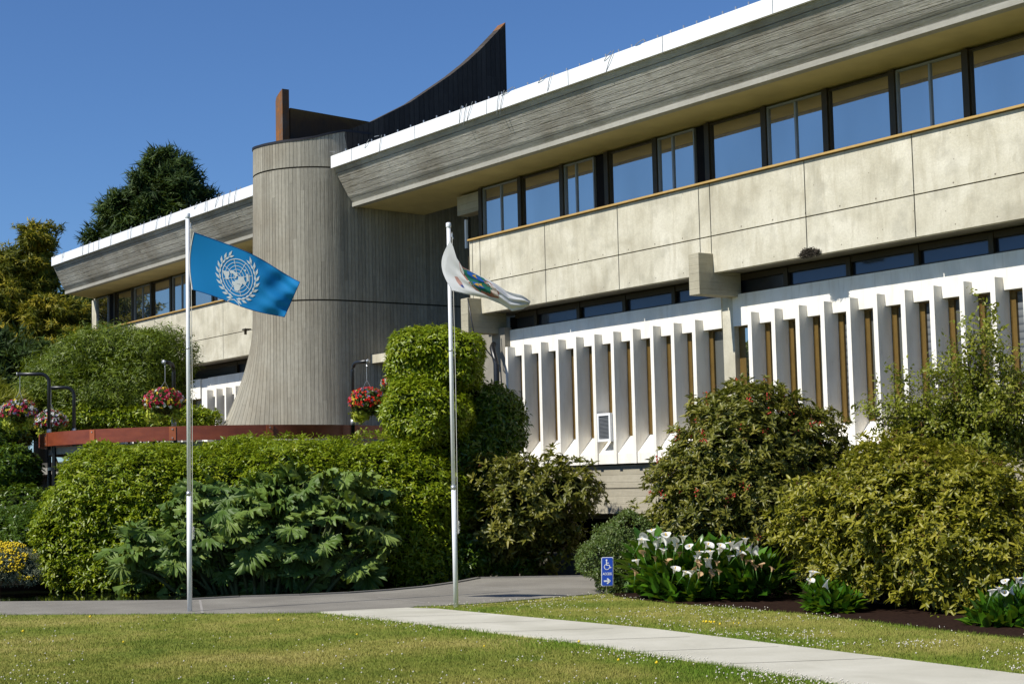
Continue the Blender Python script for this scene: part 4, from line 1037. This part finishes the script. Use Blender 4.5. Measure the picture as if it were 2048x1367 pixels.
elsC = [E(1075, 1000, 33.5, 95, 62, .9), E(1000, 950, 33.8, 55, 40, .8), E(1140, 970, 33.3, 40, 32, .6), E(1010, 1060, 33.6, 80, 60, .9), E(1100, 1070, 33.6, 60, 48, .8)]
rhodo(elsC, 'mid green rhododendron in front of the board marked base wall', W(1060, 1150, z=-.3), 1500, LM_rhoA, .15, 0, 50, .1)

# box bush beside the sign
els = [E(1250, 1095, 26.8, 62, 58, .8), E(1225, 1130, 26.5, 48, 50, .7), E(1285, 1135, 26.4, 40, 55, .6)]
bb = bush('box_bush', 'fine leaved green bush right behind the blue access sign', 'shrub', els, W(1250, 1180, z=0))
Cn, O = on_union(els, 3600, .7, 1.12, .5, .04); Cn += O*(vnoise(Cn@_r+50, Cn[:, 2]+9, 5, 4)-.4)[:, None]*.4
foliage('foliage', bb, T_SIMPLE, [rosettes(Cn, O*.6+up3*.6+.6*runit(len(Cn)), 6, (-.3, 1), .045, .024, .02)], LM_box)
core(els, .7, M_core, bb, zmin=.03)
els = [E(1255, 1168, 26.2, 38, 24, .3)]
iv = bush('ivy_plant', 'low grey green broad leaved plant at the foot of the sign', 'plant', els, W(1250, 1188, z=0))
Cn, O = on_union(els, 260, .5, 1.1, .6, .02)
foliage('foliage', iv, T_LEAF, [rosettes(Cn, O+up3*.6+.4*runit(len(Cn)), 3, (-.2, .7), .10, .085, .02, .2)], leaf_mat('grey green leaf', [(0, (.06, .12, .03)), (1, (.15, .24, .08))], .5, .2))

# ---------------- calla lilies ----------------
M_petal = cloth_mat('calla white petal', (.80, .80, .76)); M_spadix = plain('spadix yellow', (.7, .45, .02)); M_stem = plain('calla stem', (.06, .14, .02), .5)
M_wilt = cloth_mat('wilted calla petal', (.60, .40, .22))
def calla_mesh(wilt=False):
    mb = MB(); n = 14; lv = [(0, .014, 0), (.05, .026, .0), (.10, .048, .01), (.13, .074, .022), (.145, .100, .034)]
    vs = []
    for h_, r_, lean in lv:
        for i in range(n):
            a = 2*math.pi*i/n; k = 1+.55*max(0, math.cos(a))**3*(h_/.145)**2; z = h_+ .05*(h_/.145)**2*math.cos(a)*1.0-(.018 if h_ > .14 else 0)*max(0, math.cos(a))
            vs.append((r_*math.cos(a)*k+lean*.4, r_*math.sin(a)*.9, z))
    F = [(j*n+i, j*n+(i+1) % n, (j+1)*n+(i+1) % n, (j+1)*n+i) for j in range(len(lv)-1) for i in range(n)]
    mb.add(vs, F)
    if not wilt: mb.tube([(0, 0, .04), (.006, 0, .15)], .010, 6, mi=1)
    mb.tube([(0, 0, 0), (-.01, 0, -.12), (-.02, .01, -.28)], .010, 6, mi=2)
    return mb
def flower_proto(w_):
    o = calla_mesh(w_).build('flower', [M_wilt if w_ else M_petal, M_spadix, M_stem], None, True); return o
PF, PWi = flower_proto(False), flower_proto(True)
usedp = set()
def put_flower(parent, px, py, d, wilt=False, s=1.0):
    src = PWi if wilt else PF
    if src.name in usedp: o = src.copy(); C.objects.link(o)
    else: o = src; usedp.add(src.name)
    P = Vector(W(px, py+1, d=d-.22)); o.parent = parent; o.location = P-parent_loc(parent)
    a = random.uniform(0, 6.28); o.rotation_euler = (random.uniform(-.2, .6), random.uniform(-.3, .3), a)
    if not wilt: o.rotation_euler = (random.uniform(-.1, .25), random.uniform(.25, .8)*random.choice((1, 1, -1)), random.uniform(-1.2, 1.2))
    o.scale = (s,)*3; return o
def calla_leaves(els, n, r_, L=.30, zmin=.0):
    Cn, O = on_union(els, n, .35, 1.05, .6, zmin)
    D = O*.6+up3*.7+.5*runit(len(Cn)); D[:, 2] = np.abs(D[:, 2])*.8
    N = np.cross(D, np.cross(up3, O)+.5*runit(len(Cn))); N[N[:, 2] < 0] *= -1
    tpl = (np.array([(0, 0, 0), (.06, .30, .02), (.30, .42, .05), (.65, .30, .0), (1, 0, -.16), (.65, -.30, .0), (.30, -.42, .05), (.06, -.30, .02), (.35, 0, -.03), (.7, 0, -.05)]), np.array([(0, 8, 1), (1, 8, 2), (2, 8, 9), (2, 9, 3), (3, 9, 4), (0, 7, 8), (7, 6, 8), (6, 9, 8), (6, 5, 9), (5, 4, 9)]))
    foliage('leaves', r_, tpl, [(Cn, D, N, rng.uniform(.7, 1.15, len(Cn))*L, rng.uniform(.6, .9, len(Cn))*L*.8, rng.random(len(Cn)))], LM_calla)
    core([dict(e, r=e['r']*.55) for e in els], 1, M_core, r_, zmin=.02)
fl_main = [(1307, 1070), (1318, 1083), (1333, 1077), (1278, 1088), (1288, 1086), (1297, 1094), (1312, 1098), (1326, 1107), (1332, 1090), (1349, 1092), (1351, 1101), (1276, 1128)]
fl_w1 = [(1311, 1121), (1288, 1112), (1358, 1112), (1333, 1128), (1270, 1150)]
fl2 = [(1366, 1084), (1348, 1144), (1366, 1150), (1381, 1152), (1391, 1120), (1395, 1114), (1382, 1098), (1412, 1127), (1422, 1112), (1424, 1135), (1438, 1107), (1438, 1096), (1458, 1120), (1461, 1099), (1466, 1095), (1473, 1110), (1491, 1086), (1502, 1105), (1517, 1110), (1412, 1095), (1478, 1103)]
fl2w = [(1395, 1129), (1399, 1134), (1393, 1142), (1420, 1148), (1438, 1148), (1434, 1130), (1485, 1119), (1492, 1127), (1505, 1129), (1512, 1139), (1523, 1134), (1543, 1142), (1423, 1155), (1397, 1155)]
els = [E(1315, 1145, 24.6, 54, 60, .55, 2.6), E(1350, 1155, 24.3, 54, 54, .5, 2.6)]
ca = bush('calla_lily', 'calla lily clump with a dense cluster of white trumpet flowers right of the sign', 'plant', els, W(1320, 1200, z=0), 'calla lilies')
calla_leaves(els, 420, ca)
for a, b in fl_main: put_flower(ca, a, b, 23.95+random.uniform(-.2, .2), False, random.uniform(.62, .85))
for a, b in fl_w1: put_flower(ca, a, b, 24.0, True, .55)
els = [E(1430, 1155, 24.2, 84, 60, .6, 2.6), E(1505, 1165, 23.9, 58, 54, .5, 2.6), E(1385, 1180, 24.0, 50, 34, .4)]
ca = bush('calla_lily', 'wide calla lily clump with scattered and wilting flowers below the tall rhododendron', 'plant', els, W(1450, 1208, z=0), 'calla lilies')
calla_leaves(els, 760, ca)
for a, b in fl2: put_flower(ca, a, b, 23.6+random.uniform(-.3, .1), False, random.uniform(.58, .8))
for a, b in fl2w: put_flower(ca, a, b, 23.5+random.uniform(-.3, .1), True, .5)
els = [E(1665, 1208, 21.3, 50, 26, .4), E(1640, 1195, 21.4, 26, 26, .3)]
ca = bush('calla_lily', 'small low calla lily with two white blooms under the yellow green rhododendron', 'plant', els, W(1665, 1232, z=0), 'calla lilies')
calla_leaves(els, 330, ca, .20)
for a, b in ((1620, 1152), (1619, 1166), (1656, 1176)): put_flower(ca, a, b, 21.2, False, .6)
els = [E(2020, 1232, 18.9, 62, 40, .45), E(1985, 1250, 18.8, 40, 22, .35), E(2070, 1225, 18.9, 50, 50, .45)]
ca = bush('calla_lily', 'calla lily clump at the right edge of the bed', 'plant', els, W(2020, 1268, z=0), 'calla lilies')
calla_leaves(els, 640, ca, .20)
for a, b in ((2014, 1168), (2034, 1165), (2008, 1190), (2041, 1172), (1998, 1184), (2028, 1188), (1981, 1190)): put_flower(ca, a, b, 18.8, False, .55)

# ---------------- loose branching tree at the right ----------------
ch = empty('cherry_tree', tuple(W(1960, 1190, z=0))); tag(ch, 'loose twiggy small tree with light green leaves before the white fins', 'tree')
rt = random.Random(5); bm_ = MB(); tips = []
def grow(p, d, L, r0, lvl):
    p = np.array(p); pts = [p]; n = 5
    for i in range(n):
        d = d+np.array([rt.gauss(0, .16), rt.gauss(0, .16), rt.gauss(0, .12)]); d /= np.linalg.norm(d); p = p+d*L/n; pts.append(p)
    bm_.tube(pts, [r0*(1-.12*i) for i in range(n+1)], 6 if lvl < 2 else 4, caps=False)
    for i in range(1, n+1):
        if lvl < 3:
            for q in range(2 if lvl else 3):
                dd = d*.5+np.array(runit(1)[0])*.9+np.array([0, 0, .05]); dd /= np.linalg.norm(dd)
                if rt.random() < (.8 if lvl < 2 else .75): grow(pts[i], dd, L*rt.uniform(.42, .62), r0*.45, lvl+1)
        if lvl >= 2: tips.append((pts[i], d))
base = W(2010, 1190, d=26.2); base[2] = 0
c0 = W(1960, 800, d=26.6)
bm_.tube([base, base*.5+W(1985, 930, d=26.4)*.5, W(1985, 930, d=26.4)], [.06, .05, .045], 8)
j = W(1985, 930, d=26.4)
for tx, ty in ((1720, 800), (1790, 730), (1890, 640), (1960, 660), (2040, 640), (1830, 850), (2080, 760), (1940, 780), (2100, 850), (1700, 880), (1800, 820), (1860, 760), (1920, 850), (2000, 740), (1770, 890), (2030, 700)):
    t = W(tx, ty, d=26.4+rt.uniform(-.8, .8)); v_ = t-j; L = np.linalg.norm(v_); grow(j, v_/L, L*.68, .026, 1)
bm_.build('branches', M_bark, ch, True)
tp_ = np.array([t[0] for t in tips]); td = np.array([t[1] for t in tips]); k_ = len(tp_); print('cherry tips', k_)
sel = rng.random(k_) < min(1, 8000/k_)
tp_, td = tp_[sel], td[sel]
foliage('leaves', ch, T_LONG, [rosettes(tp_+rng.normal(0, .035, tp_.shape), td+.3*up3+.4*runit(len(tp_)), 6, (-.2, .8), .078, .040, .05, .35)], LM_cher)

# ---------------- background trees and left planting ----------------
def conifer(label, els, base, n, LM, L, shell=(.55, 1.08), trunk=None, k=10, Wd=.05, group=None, name='conifer', droop=.25, spread=1.6, frac=.7):
    r_ = bush(name, label, 'tree', els, base, group)
    Cn, O = on_union(els, max(40, n//14), *shell, .4)
    m_ = len(Cn); rad = rng.uniform(.35, .8, m_)*L*spread
    i = rng.integers(0, m_, n); d = runit(n); d[:, 2] *= .5
    P = Cn[i]+(d*rad[i][:, None])*rng.random(n)[:, None]**.4+O[i]*rng.random(n)[:, None]*L
    P2, D, N, Ls, Ws, tn = rosettes(P, O[i]*.9+up3*.25+d*.7, k, (.1, 1.2), L, Wd, L*.25, droop)
    tn = np.clip(np.repeat(rng.random(m_)[i], k)*.55+rng.random(len(tn))*.45, 0, 1)
    foliage('foliage', r_, T_TRI, [(P2, D, N, Ls, Ws, tn)], LM)
    core(els, frac, M_core, r_)
    b0 = np.array(base, float); top = max(els, key=lambda e: e['c'][2]); t = top['c']
    MB().tube([b0, b0*.5+t*.5*[1, 1, 1], t], [.35, .25, .08], 8).build('trunk', M_bark, r_, True)
    return r_
D1 = 76
elsT = [E(340, 325, D1, 22, 14, 1.2), E(338, 355, D1, 42, 28, 2), E(335, 400, D1, 60, 40, 3), E(300, 440, D1, 66, 40, 3), E(370, 415, D1, 40, 38, 3), E(250, 445, D1, 22, 30, 2), E(215, 475, D1, 18, 12, 1.5), E(330, 500, D1, 110, 60, 3), E(408, 410, D1, 12, 14, 1.2)]
P0 = W(320, 480, d=D1); P0[2] = -.6
conifer('dark green conifer rising behind the left wing roof', elsT, P0, 8500, LM_con, .42, trunk=True, Wd=.085, frac=.8)
elsG = [E(40, 590, 65.5, 40, 18, 1.5), E(150, 690, 63.5, 36, 22, 1.2), E(45, 760, 63, 70, 30, 1.6), E(30, 520, 66, 26, 14, 1), E(80, 472, 66, 26, 16, 1.0), E(88, 505, 66, 15, 22, .8), E(80, 545, 66, 20, 18, 1.0), E(22, 545, 66, 30, 20, 1.6), E(84, 590, 66, 30, 22, 1.2), E(20, 600, 65, 40, 26, 1.6), E(115, 620, 64, 30, 20, 1.4), E(60, 645, 64, 45, 24, 1.6), E(130, 670, 64, 40, 26, 1.4), E(10, 680, 64, 50, 30, 1.6), E(80, 715, 63.5, 60, 28, 1.6), E(160, 640, 64.5, 22, 24, 1), E(-60, 640, 65, 60, 90, 2)]
P0 = W(82, 800, d=66); P0[2] = -.6
conifer('golden yellow cypress with ragged tip standing past the left end of the building', elsG, P0, 11000, LM_gold, .26, shell=(.5, 1.15), Wd=.07, spread=2.0, name='golden_cypress', droop=.45, frac=.5)
elsD = [E(150, 640, 70, 80, 70, 2), E(-20, 760, 60, 110, 90, 3), E(60, 780, 60, 100, 80, 3)]
P0 = W(150, 800, d=72); P0[2] = -.6
conifer('dark evergreen filling the corner under the golden cypress', elsD, P0, 3500, LM_con, .42, Wd=.10, name='evergreen_tree')
# fine leaved tree in front of the left wing
elsM = [E(250, 705, 46, 85, 50, 1.8), E(160, 745, 46, 95, 60, 2), E(320, 740, 45.5, 62, 75, 1.8), E(230, 800, 45, 150, 70, 2), E(110, 790, 45, 80, 60, 1.8), E(355, 790, 45.5, 35, 60, 1.2)]
P0 = W(220, 870, d=45.5); P0[2] = -.6
bt = bush('maple_tree', 'fine leaved green tree spreading in front of the left wing', 'tree', elsM, P0)
Cn, O = on_union(elsM, 9500, .62, 1.13, .4)
wob = vnoise(Cn@_r+50, Cn[:, 2]+9, 1.1, 8)-.5; Cn += O*wob[:, None]*.9
foliage('foliage', bt, T_TRI, [rosettes(Cn, O*.5+up3*.5+.5*runit(len(Cn)), 9, (-.3, .8), .17, .032, .09, .3)], LM_bam)
core(elsM, .66, M_core, bt)
stems(P0, elsM, 30, M_bark, bt, .07)
# left planting on the bank
def simple_bush(name, label, els, base, n, tp, k, L, Wd, LM, cat='shrub', lo=.8, group=None):
    r_ = bush(name, label, cat, els, base, group); Cn, O = on_union(els, n, lo, 1.07, .5, -.05)
    foliage('foliage', r_, tp, [rosettes(Cn, O*.7+up3*.6+.5*runit(len(Cn)), k, (-.2, .9), L, Wd, .02, .2)], LM); core(els, .8, M_core, r_, zmin=-.05); return r_
simple_bush('laurel_bush', 'glossy laurel bush on the left behind the end of the red railing', [E(10, 945, 38.5, 66, 55, 1.0), E(-60, 930, 38.5, 80, 80, 1.0), E(-5, 880, 39.5, 55, 40, 1)], W(30, 1100, z=0), 4200, T_LEAF, 6, .13, .055, LM_lau2)
simple_bush('shaded_shrub', 'dark shaded shrub under the end of the red railing', [E(20, 1020, 37.6, 110, 50, .8), E(-20, 1080, 36.0, 60, 60, 1), E(10, 1120, 35.5, 150, 48, .7)], W(20, 1120, z=0), 2200, T_LEAF, 6, .12, .045, LM_lau2)  # lowest mound added to keep bright sky out of the pond's reflection
simple_bush('fern_bush', 'bushy dark green shrub between the yellow flowers and the hedge', [E(62, 1075, 33.6, 48, 64, .8), E(100, 1110, 33.6, 30, 50, .6), E(20, 1060, 33.8, 40, 45, .7)], W(62, 1150, z=0), 3600, T_TRI, 9, .09, .022, LM_lau2)
yb = simple_bush('yellow_flower_bush', 'low grey green bush covered in small yellow flowers at the pond edge', [E(15, 1130, 31.4, 62, 38, .6), E(-40, 1120, 31.5, 50, 44, .6), E(60, 1150, 31.2, 22, 18, .3)], W(15, 1165, z=0), 1500, T_TRI, 8, .06, .015, leaf_mat('silver leaf', [(0, (.10, .12, .06)), (1, (.28, .30, .18))], .7, .1))
Cn, O = on_union([E(15, 1128, 31.4, 62, 40, .6), E(-40, 1120, 31.5, 50, 46, .6), E(60, 1150, 31.2, 22, 20, .3)], 2600, .98, 1.10, .5); sel = (O[:, 2] > -.5); Cn = Cn[sel & (vnoise(Cn@_r+50, Cn[:, 2]+9, 4.5, 4) > .38)]
yo = dots(Cn, .026, 'flowers', plain('mustard yellow bloom', (.62, .46, .03), .8, .1, 0, .2, 90), (0, .02)); yo.parent = yb; yo.matrix_parent_inverse = Matrix.Translation(-parent_loc(yb))
simple_bush('fern_clump', 'yellow green upright clump behind the left hanging baskets', [E(15, 815, 43, 45, 28, .8), E(-30, 800, 43, 40, 40, .8)], W(15, 900, d=43), 900, T_TRI, 8, .35, .03, leaf_mat('lime blade', [(0, (.16, .18, .01)), (1, (.34, .34, .02))], .5, .3))
simple_bush('hedge_behind', 'sunlit hedge seen between the tree trunk and the railing behind the terrace', [E(300, 838, 43.5, 130, 24, .6, 3), E(170, 835, 43.5, 60, 26, .6)], W(300, 880, d=43.5), 2200, T_LEAF, 5, .13, .055, LM_hedge)
# pond edge foliage in the shade
simple_bush('shade_fern', 'low dark ferns in deep shade at the pond end', [E(870, 1115, 33.2, 110, 60, .7), E(1010, 1120, 33.8, 70, 40, .5)], W(900, 1160, d=33), 1500, T_LEAF, 5, .13, .05, LM_lau2)
# plants at the bed edge
rng2 = random.Random(3)
for i, (px, py, sx, sy, lab) in enumerate(((1875, 1246, 16, 12, 'small seedling weed under the middle of the yellow green rhododendron'), (1920, 1205, 30, 26, 'pale leafy sucker growing at the foot of the yellow green rhododendron'), (1590, 1165, 24, 26, 'small pale sprig in the shade between the rhododendrons'))):
    e = [E(px, py, (20.2, 20.6, 24.6)[i], sx, sy, .25)]
    simple_bush('bedding_plant', lab, e, W(px, py+sy, z=0), 70, T_LEAF, 5, .06, .03, LM_cher, 'plant', .4)

# ---------------- hanging baskets ----------------
M_moss = plain('moss lined basket', (.05, .045, .02), .95, .05, 0, .3, 40)
PET = {n_: cloth_mat('petal '+n_, c) for n_, c in (('scarlet', (.75, .035, .02)), ('crimson', (.50, .02, .06)), ('pink', (.62, .08, .16)), ('yellow', (.75, .55, .06)), ('white', (.75, .75, .72)), ('mauve', (.32, .25, .45)))}
LM_bas = leaf_mat('basket leaf', [(0, (.04, .08, .012)), (1, (.14, .19, .03))], .45, .25); LM_lime = leaf_mat('lime trailing leaf', [(0, (.30, .36, .02)), (1, (.52, .55, .06))], .5, .3)
def under(els):
    P = np.mean([e['c'] for e in els[:2]], axis=0).copy(); P[2] = 0; return P
def basket(px, py, d, rpx, hook, mix_, label):
    c = W(px, py, d=d); r_ = rpx*d/F_PX; root = empty('hanging_basket', tuple(c)); tag(root, label, 'flower basket', 'hanging flower baskets')
    mb = MB(); n = 14
    lv = [(-.55, .25), (-.42, .55), (-.2, .72), (.0, .78)]
    vs = [(c[0]+r_*q*math.cos(2*math.pi*i/n), c[1]+r_*q*math.sin(2*math.pi*i/n), c[2]+r_*h_) for h_, q in lv for i in range(n)]
    mb.add(vs, [(j*n+i, j*n+(i+1) % n, (j+1)*n+(i+1) % n, (j+1)*n+i) for j in range(3) for i in range(n)]+[tuple(range(n))[::-1]]); mb.build('basket_bowl', M_moss, root, True)
    mb = MB(); hk = np.array(hook); mid = hk*.55+np.array(c)*.45; mid[0], mid[1] = hk[0], hk[1]
    mb.tube([hk, mid], .006, 5)
    for i in range(3): a = i*2.1+.5; mb.tube([mid, c+np.array([.6*r_*math.cos(a), .6*r_*math.sin(a), .1])], .0045, 5)
    mb.build('hanger_wire', M_steel, root)
    e = [dict(c=c+(0, 0, r_*.1), r=np.array([r_, r_, r_*.72]), p=2.)]
    Cn, O = on_union(e, 420, .7, 1.02, 1.1)
    foliage('foliage', root, T_LEAF, [rosettes(Cn, O+.4*runit(len(Cn)), 4, (-.2, .8), .06, .04, .02)], LM_bas)
    e2 = [dict(c=c+(0, 0, -r_*.55)-_r*r_*.35, r=np.array([r_*.55, r_*.5, r_*.45]), p=2.), dict(c=c+(0, 0, -r_*.45)+_r*r_*.6, r=np.array([r_*.28, r_*.3, r_*.35]), p=2.)]
    Cn, O = on_union(e2, 120, .5, 1.1, 1.1)
    foliage('trailing_leaves', root, T_LEAF, [rosettes(Cn, O+.4*runit(len(Cn)), 4, (-.4, .5), .10, .06, .02, .6)], LM_lime)
    Cn, O = on_union(e, 330, .98, 1.1, 1.1); sel = O[:, 2] > -.55; Cn, O = Cn[sel], O[sel]
    cl = rng.integers(0, len(mix_), len(Cn)); cl = np.array([mix_[int(q*len(mix_)) % len(mix_)] for q in vnoise(Cn@_r*9+5, Cn[:, 2]*9+5, .75, 12+int(px)) * 2.6+rng.random(len(Cn))*.22])
    names = sorted(set(mix_)); tnt = np.array([names.index(q) for q in cl]); pk = rosettes(Cn, O+.3*runit(len(Cn)), 6, (-.1, .7), .042, .038, .008)
    V, T, k = place(T_LEAF, *pk[:5]); np_mesh('flowers', V, T, [PET[q] for q in names], root, mi=np.repeat(tnt, 6*len(T_LEAF[1])))
    core(e, .8, M_core, root)
    return root
def hookpost(px, pt, pb, arm_px, arm_py, d, label, darm=0.):
    b = W(px, pb, d=d); t = W(px, pt, d=d); tipp = W(arm_px, arm_py, d=d+darm); root = empty('basket_post', (b[0], b[1], b[2])); tag(root, label, 'hook post', 'black posts for hanging baskets')
    r0 = .20; tt_ = np.array([b[0], b[1], tipp[2]]); hd_ = tipp-tt_; hl = np.linalg.norm(hd_); hd_ /= hl
    r0 = min(r0, hl*.6); pts = [b-(0, 0, .35), tt_-(0, 0, r0)]
    for i in range(1, 7): a = math.pi/2*i/6; pts.append(tt_-(0, 0, r0)+hd_*r0*(1-math.cos(a))+np.array([0, 0, r0*math.sin(a)]))
    pts.append(tipp+hd_*.06); MB().tube(pts, .043, 10).build('bent_pole', M_black, root, True)
    mb = MB(); mb.tube([tipp-(0, 0, .03), tipp-(0, 0, .09), tipp-(0, 0, .11)+hd_*.02], .008, 5); mb.build('hook', M_steel, root)
    mb = MB(); mb.tube([b-(0, 0, .02), b+(0, 0, .12)], .055, 10); mb.build('collar', M_steel, root, True)
    MB().tube([tipp+hd_*.055, tipp+hd_*.075], .048, 10).build('end_cap', M_steel, root, True)
    return tipp
hp = hookpost(98, 755, 868, 40, 748, 38.2, 'black hook post on the left end of the red railing, nearest the corner')
basket(37, 826, 38.2, 33, hp, ['crimson', 'pink', 'yellow', 'white', 'crimson', 'mauve'], 'crimson and yellow flower basket hanging at the far left')
hp = hookpost(148, 782, 866, 102, 775, 40.2, 'black hook post with pale arm just right of the leftmost one')
basket(102, 846, 40.2, 30, hp, ['white', 'crimson', 'yellow', 'mauve', 'white', 'crimson'], 'white, yellow and crimson flower basket low behind the leftmost hook post')
hp = hookpost(348, 735, 850, 330, 724, 36.6, 'black hook post behind the railing near the left flagpole', -.35)
basket(328, 808, 36.4, 38, hp, ['pink', 'crimson', 'yellow', 'crimson', 'white', 'pink'], 'round pink and crimson flower basket beside the left flagpole')
hp = hookpost(706, 735, 848, 733, 722, 37.3, 'black hook post in front of the concrete tower', -.3)
basket(735, 806, 37.0, 36, hp, ['scarlet', 'scarlet', 'pink', 'yellow', 'scarlet', 'mauve', 'scarlet'], 'scarlet flower basket hanging in front of the concrete tower')
basket(778, 768, 37.6, 14, W(778, 740, d=37.6), ['scarlet', 'white'], 'small part hidden flower basket behind the clipped laurel')
